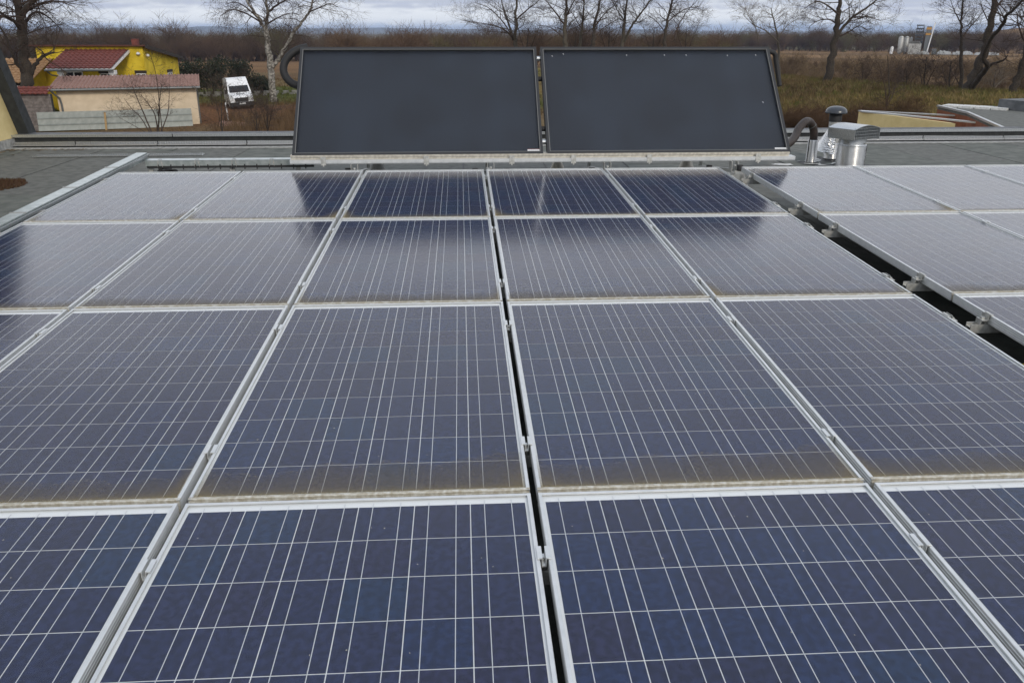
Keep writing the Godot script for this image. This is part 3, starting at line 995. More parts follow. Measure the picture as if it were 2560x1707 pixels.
func make_vents():
	# square cowl on a foil-wrapped duct
	var v := thing("cowl_vent", "galvanised square cowl vent with a grille on a foil wrapped duct", "roof vent", Vector3(4.305, ROOF + 0.001, -7.42))
	collar(v, 0.19, 3)
	var b := MB.new()
	b.lathe(Vector3.ZERO, ripple(0.150, 0.153, 0.013, 0.268, 0.0125, 0.0032), 72, 0.012, 4)
	part(v, "foil_wrap", b.mesh(M.foil))
	b = MB.new()
	b.bar(Vector3(0.152, 0.02, 0.035), Vector3(0.160, 0.27, 0.03), 0.014, 0.006, Vector3(1, 0, 0))
	part(v, "tape_seam", b.mesh(M.tar))
	b = MB.new()
	b.lathe(Vector3.ZERO, [Vector2(0.158, 0.255), Vector2(0.160, 0.262), Vector2(0.158, 0.270), Vector2(0.150, 0.275), Vector2(0.150, 0.345)], 48)
	part(v, "collar", b.mesh(M.galv))
	var rot := Basis(Vector3.UP, deg_to_rad(27.0))
	var cowl := MB.new()
	var hw := 0.215
	var hd := 0.185
	var y0 := 0.340
	var y1 := 0.455
	# curved top sheet, arched across the front
	var n := 14
	for i in n:
		var t0 := float(i) / n * 2.0 - 1.0
		var t1 := float(i + 1) / n * 2.0 - 1.0
		var h0 := y1 + 0.042 * (1.0 - t0 * t0)
		var h1 := y1 + 0.042 * (1.0 - t1 * t1)
		cowl.quad(Vector3(t0 * hw, h0, hd), Vector3(t1 * hw, h1, hd), Vector3(t1 * hw, h1, -hd), Vector3(t0 * hw, h0, -hd))
		cowl.quad(Vector3(t0 * hw, h0 - 0.006, -hd), Vector3(t1 * hw, h1 - 0.006, -hd), Vector3(t1 * hw, h1 - 0.006, hd), Vector3(t0 * hw, h0 - 0.006, hd))
		cowl.quad(Vector3(t0 * hw, h0 - 0.006, hd), Vector3(t1 * hw, h1 - 0.006, hd), Vector3(t1 * hw, h1, hd), Vector3(t0 * hw, h0, hd))
	part(v, "cowl_top", cowl.mesh(M.galv), null, Vector3.ZERO, rot)
	b = MB.new()
	b.bx(Vector3(-hw, y0, -hd), Vector3(-hw + 0.004, y1 - 0.002, hd))
	b.bx(Vector3(hw - 0.004, y0, -hd), Vector3(hw, y1 - 0.002, hd))
	part(v, "side_plate", b.mesh(M.galv), null, Vector3.ZERO, rot)
	b = MB.new()
	b.bx(Vector3(-hw + 0.005, y0, -hd + 0.01), Vector3(hw - 0.005, y0 + 0.004, hd - 0.01))
	part(v, "base_plate", b.mesh(M.galv), null, Vector3.ZERO, rot)
	b = MB.new()
	b.bx(Vector3(-hw + 0.005, y0 + 0.0045, -hd + 0.001), Vector3(hw - 0.005, y1 - 0.004, -hd + 0.005))
	part(v, "back_plate", b.mesh(M.galv), null, Vector3.ZERO, rot)
	for s in [1.0]:
		b = MB.new()
		for i in 15:
			var x := -hw + 0.012 + i * (hw * 2.0 - 0.024) / 14.0
			var top: float = y1 + 0.034 * (1.0 - pow(x / hw, 2.0))
			b.bx(Vector3(x - 0.0022, y0 + 0.005, s * (hd - 0.006)), Vector3(x + 0.0022, top, s * (hd - 0.010)))
		for j in 4:
			var yy := y0 + 0.020 + j * 0.034
			b.bx(Vector3(-hw + 0.006, yy, s * (hd - 0.0105)), Vector3(hw - 0.006, yy + 0.006, s * (hd - 0.014)))
		part(v, "grille", b.mesh(M.galv), null, Vector3.ZERO, rot)
	for q in [[-0.1, 0.02], [0.09, -0.01]]:
		b = MB.new()
		b.box(Vector3(q[0], 0.29, 0.152 * cos(q[0] * 6.0)), Vector3(0.012, 0.012, 0.02))
		part(v, "screw", b.mesh(M.steel))
	# mushroom vent with torn foil hanging off it
	var m := thing("mushroom_vent", "dark mushroom capped vent pipe with torn foil insulation hanging down", "roof vent", Vector3(4.37, ROOF + 0.001, -8.10))
	collar(m, 0.13, 8)
	b = MB.new()
	b.lathe(Vector3.ZERO, [Vector2(0.068, 0.012), Vector2(0.068, 0.50)], 28)
	part(m, "pipe", b.mesh(M.alu_dull))
	b = MB.new()
	b.lathe(Vector3.ZERO, ripple(0.082, 0.078, 0.013, 0.20, 0.013, 0.004), 48, 0.008, 9)
	part(m, "foil_wrap", b.mesh(M.foil))
	b = MB.new()
	b.lathe(Vector3.ZERO, [Vector2(0.073, 0.455), Vector2(0.073, 0.575), Vector2(0.001, 0.576)], 28)
	part(m, "cap_neck", b.mesh(M.black_rubber))
	b = MB.new()
	b.lathe(Vector3.ZERO, [Vector2(0.07, 0.556), Vector2(0.118, 0.552), Vector2(0.128, 0.556), Vector2(0.129, 0.565), Vector2(0.122, 0.59), Vector2(0.105, 0.612), Vector2(0.078, 0.628), Vector2(0.04, 0.637), Vector2(0.001, 0.640)], 40)
	part(m, "cap", b.mesh(M.dark_plastic))
	# torn sheet: leaning, curled flap
	var f := MB.new()
	var cols := 14
	var rows := 24
	var gridp := []
	for j in rows + 1:
		var t := float(j) / rows
		var line := []
		for i in cols + 1:
			var s := float(i) / cols
			var a := lerpf(PI * 0.48, PI * 1.12, s)
			var rr := 0.088 + 0.075 * (1.0 - t) * (0.4 + s)
			var y := lerpf(0.075 + 0.05 * s, 0.36 - 0.06 * absf(s - 0.4) + 0.025 * sin(s * 19.0), t)
			line.append(Vector3(cos(a) * rr - 0.02 * (1.0 - t), y + 0.002 * sin(j * 2.6), sin(a) * rr + 0.004 * sin(j * 2.6 + i)))
		gridp.append(line)
	for j in rows:
		for i in cols:
			f.quad(gridp[j][i], gridp[j][i + 1], gridp[j + 1][i + 1], gridp[j + 1][i])
	part(m, "torn_foil", f.mesh(M.foil))
	# foil-wrapped stub with a bent brown hose
	var p := thing("hose_outlet", "foil wrapped pipe stub with a bent brown hose leading to the collector", "roof pipe", Vector3(4.0, ROOF + 0.001, -7.80))
	collar(p, 0.085, 14)
	b = MB.new()
	b.lathe(Vector3.ZERO, ripple(0.060, 0.056, 0.013, 0.275, 0.0125, 0.004), 40, 0.005, 21)
	part(p, "foil_wrap", b.mesh(M.foil))
	b = MB.new()
	b.bar(Vector3(-0.058, 0.02, 0.022), Vector3(-0.056, 0.275, 0.02), 0.016, 0.006, Vector3(1, 0, 0))
	part(p, "tape_seam", b.mesh(M.tar))
	var pts := PackedVector3Array([Vector3(0.0, 0.26, 0), Vector3(-0.002, 0.34, 0), Vector3(-0.03, 0.43, 0.01), Vector3(-0.10, 0.490, 0.05), Vector3(-0.19, 0.495, 0.15), Vector3(-0.29, 0.43, 0.24), Vector3(-0.38, 0.34, 0.36), Vector3(-0.56, 0.28, 0.55), Vector3(-1.0, 0.28, 0.9)])
	var rad := PackedFloat32Array()
	for i in pts.size():
		rad.append(0.046)
	part(p, "hose", smooth_tube(pts, rad, 20, M.brown_pipe))
	b = MB.new()
	b.tube(PackedVector3Array([Vector3(-0.037, 0.437, 0.012), Vector3(-0.043, 0.444, 0.014)]), PackedFloat32Array([0.0485, 0.0485]), 24)
	part(p, "hose_band", b.mesh(M.gutter))
	# white patches of paint on the felt round the pipes
	for q in [[3.62, -7.7, 0.16], [4.62, -7.25, 0.14], [4.12, -7.55, 0.20], [4.2, -7.98, 0.16]]:
		var pb := MB.new()
		var g := RandomNumberGenerator.new()
		g.seed = int(q[0] * 100)
		var ring := []
		for i in 18:
			var a := TAU * i / 18
			var rr: float = q[2] * (0.55 + 0.45 * g.randf())
			ring.append(Vector3(cos(a) * rr, 0, sin(a) * rr * 0.55))
		for i in 18:
			pb.tri(Vector3.ZERO, ring[(i + 1) % 18], ring[i])
		var po := single("paint_patch", pb.mesh(M.white_paint), ["splash of white paint on the felt below the last collector", "splash of white paint on the felt beside the cowl vent", "splash of white paint between the hose outlet and the cowl vent", "splash of white paint before the mushroom vent"][used.get("paint_patch", 0)], "paint", Vector3(q[0], ROOF + 0.0045, q[1]), Basis(), "white paint splashes on the felt")
		po.set_meta("kind", "stuff")

var land_noise := FastNoiseLite.new()
const BANK_A := Vector2(27.5, -71.3)
const BANK_N := Vector2(-0.901, 0.434)

func bank_side(x: float, z: float) -> float:
	return (Vector2(x, z) - BANK_A).dot(BANK_N)

func ground(x: float, z: float) -> float:
	var dist := Vector2(x - CAM.x, z - CAM.z).length()
	var y := -4.8 - 5.7 * smoothstep(0.0, 1.0, clampf((dist - 105.0) / 330.0, 0.0, 1.0))
	y += land_noise.get_noise_2d(x * 0.6, z * 0.6) * 0.35 * smoothstep(20.0, 60.0, dist)
	var d := bank_side(x, z)
	var bump := smoothstep(13.0, 1.0, d) * smoothstep(-13.0, -3.5, d)
	y += 2.0 * bump * smoothstep(2.0, 14.0, x)
	return y

func ground_color(x: float, z: float) -> Color:
	var dist := Vector2(x - CAM.x, z - CAM.z).length()
	var n := land_noise.get_noise_2d(x * 2.2, z * 2.2)
	var n2 := land_noise.get_noise_2d(x * 0.7 + 90.0, z * 0.7)
	var d := bank_side(x, z)
	var green := Color(0.085, 0.092, 0.030)
	var dry := Color(0.150, 0.112, 0.060)
	var earth := Color(0.115, 0.070, 0.040)
	var c := dry.lerp(earth, clampf(0.4 + n * 1.2, 0.0, 1.0))
	if x < 8.0:
		var pv := Vector2(x + 17.6, z + 66.0)
		if dist > 62.0 and dist < 105.0:
			c = c.lerp(green, clampf(smoothstep(70.0, 76.0, dist + n * 6.0) * (0.75 + n2), 0.0, 1.0))
		var mud := smoothstep(13.0, 5.0, pv.length() + n * 5.0)
		c = c.lerp(Color(0.125, 0.066, 0.038).lerp(Color(0.21, 0.105, 0.05), clampf(n2 * 2.0 + 0.2, 0.0, 1.0)), mud)
		if dist > 150.0:
			c = Color(0.230, 0.135, 0.070).lerp(Color(0.150, 0.092, 0.050), clampf(0.5 + n2 * 1.5, 0.0, 1.0))
	else:
		c = Color(0.170, 0.112, 0.064).lerp(Color(0.120, 0.078, 0.048), clampf(0.5 + n2 * 2.0, 0.0, 1.0))
		if dist > 190.0:
			c = Color(0.260, 0.165, 0.085).lerp(Color(0.140, 0.092, 0.052), clampf(0.45 + n2 * 1.6 + sin(dist * 0.05) * 0.55, 0.0, 1.0))
		if d > -5.0:
			c = Color(0.160, 0.135, 0.048).lerp(Color(0.230, 0.168, 0.074), clampf(0.45 + n * 1.4, 0.0, 1.0))
			c = c.lerp(Color(0.075, 0.050, 0.032), smoothstep(0.05, 0.35, n2 + smoothstep(0.0, 12.0, d) * 0.15) * 0.8)
	if dist > 650.0:
		c = Color(0.13, 0.115, 0.07)
	return c

func stuff(called: String, mesh: Mesh, spots: Array, tints: Array, label: String, category: String):
	var mm := MultiMesh.new()
	mm.transform_format = MultiMesh.TRANSFORM_3D
	mm.use_colors = true
	mm.mesh = mesh
	mm.instance_count = spots.size()
	for i in spots.size():
		mm.set_instance_transform(i, spots[i])
		mm.set_instance_color(i, tints[i])
	var o := MultiMeshInstance3D.new()
	o.name = numbered(called)
	o.multimesh = mm
	add_child(o)
	o.set_meta("kind", "stuff")
	o.set_meta("label", label)
	o.set_meta("category", category)

func tuft_mesh(sd: int, blades: int, spread: float, height: float, width: float) -> ArrayMesh:
	var g := RandomNumberGenerator.new()
	g.seed = sd
	var b := MB.new()
	for i in blades:
		var a := g.randf() * TAU
		var base := Vector3(cos(a), 0, sin(a)) * spread * g.randf() * 0.5
		var lean := Vector3(g.randfn(0, 0.35), 1.0, g.randfn(0, 0.35)) * height * g.randf_range(0.5, 1.1)
		var s := Vector3(cos(a + 1.57), 0, sin(a + 1.57)) * width
		var mid := base + lean * 0.55 + Vector3(0, height * 0.06, 0)
		b.quad(base - s, base + s, mid + s * 0.7, mid - s * 0.7)
		b.tri(mid - s * 0.7, mid + s * 0.7, base + lean)
	var m := mat(Color.WHITE, 0.95, 0.0, 0.1)
	m.vertex_color_use_as_albedo = true
	return b.mesh(m)

func make_land():
	land_noise.seed = 5
	land_noise.frequency = 0.03
	land_noise.fractal_octaves = 4
	var xs := PackedFloat32Array()
	var zs := PackedFloat32Array()
	var x := -3000.0
	while x < 3000.0:
		xs.append(x)
		var ax := absf(x + (0.9 if x < 0.0 else 0.0))
		x += 1.6 if ax < 70.0 else (6.0 if ax < 200.0 else (40.0 if ax < 700.0 else 300.0))
	var z := 40.0
	while z > -9500.0:
		zs.append(z)
		z -= 1.6 if z > -110.0 and z < -8.0 else (6.0 if z > -300.0 else (30.0 if z > -900.0 else 900.0))
	var v := PackedVector3Array()
	var cl := PackedColorArray()
	var ix := PackedInt32Array()
	var nx := xs.size()
	for zz in zs:
		for xx in xs:
			v.append(Vector3(xx, ground(xx, zz), zz))
			cl.append(ground_color(xx, zz) * 1.35)
	for j in zs.size() - 1:
		for i in nx - 1:
			var a := j * nx + i
			ix.append(a); ix.append(a + nx); ix.append(a + 1)
			ix.append(a + 1); ix.append(a + nx); ix.append(a + nx + 1)
	var st := SurfaceTool.new()
	var arr := []
	arr.resize(Mesh.ARRAY_MAX)
	arr[Mesh.ARRAY_VERTEX] = v
	arr[Mesh.ARRAY_COLOR] = cl
	arr[Mesh.ARRAY_INDEX] = ix
	st.create_from_arrays(arr, Mesh.PRIMITIVE_TRIANGLES)
	st.generate_normals()
	var gm := mat(Color.WHITE, 1.0, 0.0, 0.1)
	gm.albedo_texture = noise_tex(70, 0.05, Color(0.70, 0.70, 0.70), Color(1, 1, 1), 512, 2.2, 0.8)
	gm.uv1_triplanar = true
	gm.uv1_world_triplanar = true
	gm.uv1_scale = Vector3.ONE * 0.13
	gm.vertex_color_use_as_albedo = true
	var am := st.commit()
	am.surface_set_material(0, gm)
	struct("ground", am).set_meta("label", "rough brown and green ground and fields behind the roof")
	# far hills
	for k in 3:
		var hb := MB.new()
		var prev := []
		var zc: float = [-8200.0, -7300.0, -6600.0][k]
		for i in 121:
			var xx := lerpf(-6000.0, 5200.0, i / 120.0)
			var hh: float = [52.0, 36.0, 20.0][k] * clampf(0.62 + land_noise.get_noise_1d(xx * 0.014 + k * 333.0) * 1.1 + land_noise.get_noise_1d(xx * 0.09 + k * 99.0) * 0.22, 0.05, 1.6)
			hh *= lerpf(1.0, 0.35, smoothstep(500.0, 3800.0, xx))
			var cur := [Vector3(xx, -11.0, zc + 350.0), Vector3(xx, -10.5 + hh, zc), Vector3(xx, -11.0, zc - 500.0)]
			if i > 0:
				hb.quad(prev[0], cur[0], cur[1], prev[1])
				hb.quad(prev[1], cur[1], cur[2], prev[2])
			prev = cur
		struct("hills", hb.mesh(nmat(80 + k, lin(0.035, 0.048, 0.030), lin(0.075, 0.075, 0.05), 0.004))).set_meta("label", ["farthest blue range of hills on the horizon", "middle range of hazy hills on the horizon", "nearest low rise before the hazy hills"][k])
	# grass on the bank, dry weeds before the garage
	var g := RandomNumberGenerator.new()
	g.seed = 91
	var spots := []
	var tints := []
	while spots.size() < 21000:
		var xx := g.randf_range(12.0, 62.0)
		var zz := g.randf_range(-104.0, -26.0)
		var d := bank_side(xx, zz)
		var az := rad_to_deg(atan2(xx - CAM.x, -(zz - CAM.z)))
		if d < -6.0 or d > 22.0 or az < 15.0 or az > 37.0:
			continue
		var s := g.randf_range(0.55, 1.3)
		spots.append(Transform3D(Basis(Vector3.UP, g.randf() * TAU).scaled(Vector3(s, s * g.randf_range(0.7, 1.4), s)), Vector3(xx, ground(xx, zz) - 0.02, zz)))
		var c := ground_color(xx, zz) * g.randf_range(0.75, 1.45)
		if g.randf() < 0.25:
			c = Color(0.19, 0.145, 0.075) * g.randf_range(0.7, 1.2)
		elif g.randf() < 0.25:
			c = Color(0.110, 0.116, 0.034)
		c.a = 1.0
		tints.append(c)
	stuff("bank_grass", tuft_mesh(3, 12, 0.55, 0.34, 0.016), spots, tints, "rough olive and straw grass covering the bank", "grass")
	spots = []
	tints = []
	while spots.size() < 9000:
		var dist := g.randf_range(19.0, 68.0)
		var az := deg_to_rad(g.randf_range(-30.0, 3.0))
		var xx := CAM.x + sin(az) * dist
		var zz := CAM.z - cos(az) * dist
		if zz > -14.0 or land_noise.get_noise_2d(xx * 3.0, zz * 3.0) < -0.15 and dist > 40.0:
			continue
		if az < deg_to_rad(-15.8) and dist > 50.0:
			continue
		if Vector2(xx + 17.6, zz + 66.0).length() < 6.0:
			continue
		var s := g.randf_range(0.5, 1.25)
		spots.append(Transform3D(Basis(Vector3.UP, g.randf() * TAU).scaled(Vector3(s, s * g.randf_range(0.7, 1.5), s)), Vector3(xx, ground(xx, zz) - 0.02, zz)))
		var c := Color(0.165, 0.112, 0.064).lerp(Color(0.085, 0.052, 0.032), g.randf()) * g.randf_range(0.8, 1.25)
		c.a = 1.0
		tints.append(c)
	stuff("dry_weeds", tuft_mesh(8, 16, 0.7, 0.85, 0.010), spots, tints, "tall dry brown weeds on the waste ground before the van", "weeds")
	spots = []
	tints = []
	while spots.size() < 7000:
		var dist := g.randf_range(66.0, 125.0)
		var az := deg_to_rad(g.randf_range(-30.0, 6.0))
		var xx := CAM.x + sin(az) * dist
		var zz := CAM.z - cos(az) * dist
		if Vector2(xx + 17.6, zz + 66.0).length() < 7.0:
			continue
		var s := g.randf_range(0.6, 1.3)
		spots.append(Transform3D(Basis(Vector3.UP, g.randf() * TAU).scaled(Vector3(s, s, s)), Vector3(xx, ground(xx, zz) - 0.02, zz)))
		var c := ground_color(xx, zz) * g.randf_range(0.7, 1.3)
		c.a = 1.0
		tints.append(c)
	stuff("meadow_grass", tuft_mesh(12, 10, 0.7, 0.28, 0.02), spots, tints, "short green and brown grass of the meadow behind the van", "grass")

func window(parent: Node, a: Vector3, b: Vector3, bars := 1, out := Vector3(0, 0, 1)):
	# a and b: opposite corners in a wall plane, out: where the wall faces
	var w := MB.new()
	var along := Vector3(1, 0, 0) if absf(out.z) > 0.5 else Vector3(0, 0, 1)
	var x0: float = a.dot(along)
	var x1: float = b.dot(along)
	var flat := a - along * x0 - Vector3(0, a.y, 0)
	var t := 0.07
	var mk := func(m: MB, xa: float, xb: float, ya: float, yb: float, d0: float, d1: float):
		m.bx(flat + along * xa + Vector3(0, ya, 0) + out * d0, flat + along * xb + Vector3(0, yb, 0) + out * d1)
	mk.call(w, x0, x0 + t, a.y, b.y, 0.005, 0.06)
	mk.call(w, x1 - t, x1, a.y, b.y, 0.005, 0.06)
	mk.call(w, x0 + t + 0.001, x1 - t - 0.001, a.y, a.y + t, 0.005, 0.058)
	mk.call(w, x0 + t + 0.001, x1 - t - 0.001, b.y - t, b.y, 0.005, 0.058)
	for i in bars:
		var xm := lerpf(x0, x1, (i + 1.0) / (bars + 1.0))
		mk.call(w, xm - 0.05, xm + 0.05, a.y + t + 0.001, b.y - t - 0.001, 0.005, 0.055)
	var o := part(parent, "window", w.mesh(M.white))
	var p := MB.new()
	mk.call(p, x0 + t, x1 - t, a.y + t, b.y - t, 0.010, 0.022)
	part(o, "pane", p.mesh(M.window_dark))
	var l := MB.new()
	mk.call(l, x0 - 0.10, x1 + 0.10, b.y + 0.002, b.y + 0.22, 0.005, 0.09)
	part(o, "shutter_box", l.mesh(M.roof_dark))

func tiled(c0: Vector3, c1: Vector3, c2: Vector3, c3: Vector3, pitch: float, courses: int, amp: float, step: float, m: Material) -> ArrayMesh:
	# c0 c1 along the eave, c3 c2 along the top; rounded tiles in overlapping courses
	var b := MB.new()
	var width := (c1 - c0).length()
	var n := int(width / pitch) * 4
	var up := (c1 - c0).cross(c3 - c0).normalized()
	if up.y < 0.0:
		up = -up
	for j in courses:
		var ta := float(j) / courses
		var tb := float(j + 1) / courses
		var prev := []
		for i in n + 1:
			var s := float(i) / n
			var wv := amp * cos(s * n / 4.0 * TAU)
			var lo := c0.lerp(c1, s).lerp(c3.lerp(c2, s), ta) + up * (wv + step)
			var hi := c0.lerp(c1, s).lerp(c3.lerp(c2, s), tb) + up * wv
			var edge := lo - up * (step + 0.02)
			if i > 0:
				b.quad(prev[0], lo, hi, prev[1])
				b.quad(prev[2], edge, lo, prev[0])
			prev = [lo, hi, edge]
	return b.mesh(m)

func make_buildings():
	var G := -4.8
	# ---------------------------------------------------------------- yellow house
	var h := thing("yellow_house", "bright yellow house with a red tiled porch roof and sloping dark eaves", "house", Vector3(-25.5, G, -70.0))
	var b := MB.new()
	b.prism([Vector3(0, 0, 0), Vector3(0, 4.93, 0), Vector3(0, 3.85, -8.4), Vector3(0, 0, -8.4)], Vector3(-8.3, 0, 0))
	part(h, "wall", b.mesh(M.house_yellow))
	b = MB.new()
	b.prism([Vector3(0.35, 4.96, 0.35), Vector3(0.35, 5.06, 0.35), Vector3(0.35, 3.94, -8.9), Vector3(0.35, 3.84, -8.9)], Vector3(-9.0, 0, 0))
	var rf := part(h, "roof", b.mesh(M.roof_brown))
	b = MB.new()
	b.prism([Vector3(0.352, 4.80, 0.352), Vector3(0.352, 5.08, 0.352), Vector3(0.352, 3.96, -8.9), Vector3(0.352, 3.68, -8.9)], Vector3(0.05, 0, 0))
	part(rf, "verge_board", b.mesh(M.roof_dark))
	b = MB.new()
	b.bx(Vector3(-1.2, 4.7, -1.6), Vector3(-0.75, 5.5, -1.15))
	part(rf, "chimney", b.mesh(M.tile_red))
	# porch
	b = MB.new()
	part(h, "porch_roof", tiled(Vector3(-5.9, 3.46, 4.1), Vector3(-1.05, 3.46, 4.1), Vector3(-1.05, 4.74, 0.02), Vector3(-5.9, 4.74, 0.02), 0.36, 10, 0.035, 0.05, M.tile_red)).set_meta("kind", "stuff")
	b.prism([Vector3(-1.0, 3.30, 4.05), Vector3(-1.0, 3.42, 4.05), Vector3(-1.0, 4.66, 0.03), Vector3(-1.0, 4.50, 0.03)], Vector3(-4.95, 0, 0))
	part(h, "porch_deck", b.mesh(M.white))
	b = MB.new()
	b.tube(PackedVector3Array([Vector3(-6.0, 3.30, 4.15), Vector3(-0.95, 3.30, 4.15)]), PackedFloat32Array([0.08, 0.08]), 8, true)
	b.tube(PackedVector3Array([Vector3(-5.9, 3.28, 4.12), Vector3(-5.7, 2.95, 3.8), Vector3(-5.0, 2.75, 3.3)]), PackedFloat32Array([0.05, 0.05, 0.05]), 8, true)
	part(h, "gutter", b.mesh(M.gutter))
	for x in [-5.0, -1.2]:
		b = MB.new()
		b.bx(Vector3(x - 0.18, 0, 3.45), Vector3(x + 0.18, 3.28, 3.81))
		b.bx(Vector3(x - 0.24, 3.0, 3.40), Vector3(x + 0.24, 3.29, 3.86))
		part(h, "column", b.mesh(M.white))
	window(h, Vector3(-6.35, 0.6, 0.002), Vector3(-4.95, 3.05, 0.002), 1)
	window(h, Vector3(-3.6, 1.4, 0.002), Vector3(-2.5, 2.9, 0.002), 1)
	window(h, Vector3(-1.0 + 0.25, 1.4, 0.002), Vector3(-0.02, 2.9, 0.002), 1)
	window(h, Vector3(0.002, 1.2, -6.3), Vector3(0.002, 2.75, -5.2), 1, Vector3(1, 0, 0))
	for q in [Vector3(-0.35, 4.4, 0.12), Vector3(0.12, 4.25, -0.6)]:
		b = MB.new()
		b.lathe(q + Vector3(0, -0.12, 0), [Vector2(0.02, 0), Vector2(0.14, 0.04), Vector2(0.16, 0.14), Vector2(0.08, 0.22), Vector2(0.01, 0.24)], 12)
		b.bar(q, q + (Vector3(0, 0, -0.14) if q.x < 0 else Vector3(-0.14, 0, 0)), 0.05, 0.05)
		part(h, "floodlight", b.mesh(M.white))
	# lean-to with ochre tiles on the far side of the dark tree
	var lt := thing("tiled_lean_to", "low lean-to with an ochre tiled roof beside the yellow house", "building", Vector3(-33.4, G, -66.0))
	b = MB.new()
	b.prism([Vector3(0, 0, 0), Vector3(0, 2.5, 0), Vector3(0, 3.9, -4.0), Vector3(0, 0, -4.0)], Vector3(-6.0, 0, 0))
	part(lt, "wall", b.mesh(M.house_yellow))
	part(lt, "roof", tiled(Vector3(-6.4, 2.45, 0.5), Vector3(0.9, 2.45, 0.5), Vector3(0.9, 4.05, -4.0), Vector3(-6.4, 4.05, -4.0), 0.36, 10, 0.045, 0.05, M.tile_ochre)).set_meta("kind", "stuff")
	b = MB.new()
	b.bx(Vector3(0.6, 0, 0.1), Vector3(0.8, 2.40, 0.3))
	part(lt, "post", b.mesh(M.pale_wood))
	window(lt, Vector3(-1.6, 0.7, 0.002), Vector3(-0.2, 2.2, 0.002), 1)
	# ---------------------------------------------------------------- garage
	var ga := thing("garage", "long beige garage with a pinkish pantile roof and grey gutter", "garage", Vector3(-18.15, G, -58.0), Basis(Vector3.UP, deg_to_rad(16.0)))
	b = MB.new()
	b.prism([Vector3(0, 0, 0), Vector3(0, 2.55, 0), Vector3(0, 3.02, -4.6), Vector3(0, 0, -4.6)], Vector3(-8.5, 0, 0))
	part(ga, "wall", b.mesh(M.garage))
	part(ga, "roof", tiled(Vector3(-8.85, 2.63, 0.38), Vector3(0.3, 2.63, 0.38), Vector3(0.3, 3.16, -4.8), Vector3(-8.85, 3.16, -4.8), 0.23, 12, 0.04, 0.035, M.tile_pink)).set_meta("kind", "stuff")
	b = MB.new()
	b.prism([Vector3(0.28, 2.52, 0.30), Vector3(0.28, 2.60, 0.30), Vector3(0.28, 3.10, -4.78), Vector3(0.28, 2.98, -4.78)], Vector3(-9.1, 0, 0))
	part(ga, "eaves_board", b.mesh(M.white))
	b = MB.new()
	b.tube(PackedVector3Array([Vector3(-8.9, 2.52, 0.42), Vector3(0.3, 2.52, 0.42)]), PackedFloat32Array([0.075, 0.075]), 8, true)
	part(ga, "gutter", b.mesh(M.gutter))
	b = MB.new()
	b.tube(PackedVector3Array([Vector3(-8.75, 2.48, 0.42), Vector3(-8.6, 2.25, 0.2), Vector3(-8.35, 2.0, 0.09), Vector3(-8.3, 1.6, 0.08), Vector3(-8.3, 0.05, 0.08)]), PackedFloat32Array([0.06, 0.06, 0.06, 0.06, 0.06]), 8, true)
	part(ga, "downpipe", b.mesh(M.gutter))
	b = MB.new()
	b.tube(PackedVector3Array([Vector3(0.07, 2.4, -0.5), Vector3(0.07, 0.1, -0.5)]), PackedFloat32Array([0.04, 0.04]), 8, true)
	part(ga, "cable_pipe", b.mesh(M.gutter))
	# ---------------------------------------------------------------- block wall with red capping
	var bw := thing("block_wall", "grey brown concrete block wall with a red tiled capping", "wall", Vector3(-26.5, G, -54.9))
	b = MB.new()
	b.bx(Vector3(-7.0, 0, -0.30), Vector3(0.1, 2.3, -0.02))
	part(bw, "core", b.mesh(M.dark_felt))
	for j in 11:
		for i in 15:
			var xa := -7.0 + i * 0.5 - (0.25 if j % 2 == 1 else 0.0)
			var xb: float = min(xa + 0.488, 0.1)
			if xb - xa < 0.05:
				continue
			var q := MB.new()
			q.bx(Vector3(xa, j * 0.209 + 0.006, -0.02), Vector3(xb, j * 0.209 + 0.203, rng.randf_range(-0.004, 0.004)))
			part(bw, "block", q.mesh(M.block))
	part(bw, "capping", tiled(Vector3(-7.05, 2.34, 0.25), Vector3(0.1, 2.34, 0.25), Vector3(0.1, 2.75, -0.7), Vector3(-7.05, 2.75, -0.7), 0.3, 3, 0.03, 0.04, M.tile_red)).set_meta("kind", "stuff")
	# ---------------------------------------------------------------- leaning metal sheets
	for k in 3:
		var sb := MB.new()
		var x0: float = [-9.3, -6.15, -3.05][k]
		var x1: float = [-6.1, -3.0, 0.0][k]
		var dz: float = [0.0, 0.05, -0.03][k]
		var prof := [[0.0, 0.0], [0.32, -0.02], [0.345, 0.03], [0.375, 0.03], [0.40, -0.02], [0.72, -0.02], [0.745, 0.03], [0.775, 0.03], [0.80, -0.02], [1.15, -0.02]]
		for i in prof.size() - 1:
			var ya: float = prof[i][0]
			var yb: float = prof[i + 1][0]
			sb.quad(Vector3(x0, ya, -ya * 0.22 + prof[i][1]), Vector3(x1, ya, -ya * 0.22 + prof[i][1]), Vector3(x1, yb, -yb * 0.22 + prof[i + 1][1]), Vector3(x0, yb, -yb * 0.22 + prof[i + 1][1]))
			sb.quad(Vector3(x1, ya, -ya * 0.22 + prof[i][1] - 0.012), Vector3(x0, ya, -ya * 0.22 + prof[i][1] - 0.012), Vector3(x0, yb, -yb * 0.22 + prof[i + 1][1] - 0.012), Vector3(x1, yb, -yb * 0.22 + prof[i + 1][1] - 0.012))
		single("metal_sheet", sb.mesh(M.sheet), ["pale green ribbed metal sheet leaning before the block wall end of the garage", "middle pale green ribbed metal sheet leaning before the garage", "pale green ribbed metal sheet leaning below the bare garage corner"][k], "metal sheet", Vector3(-18.3, G + 0.06, -56.9 + dz), Basis(Vector3.UP, deg_to_rad(16.0)), "ribbed metal sheets leaning before the garage")
	var sp := MB.new()
	sp.bar(Vector3(0, 0, 0.1), Vector3(0.05, 1.15, 0.02), 0.12, 0.06)
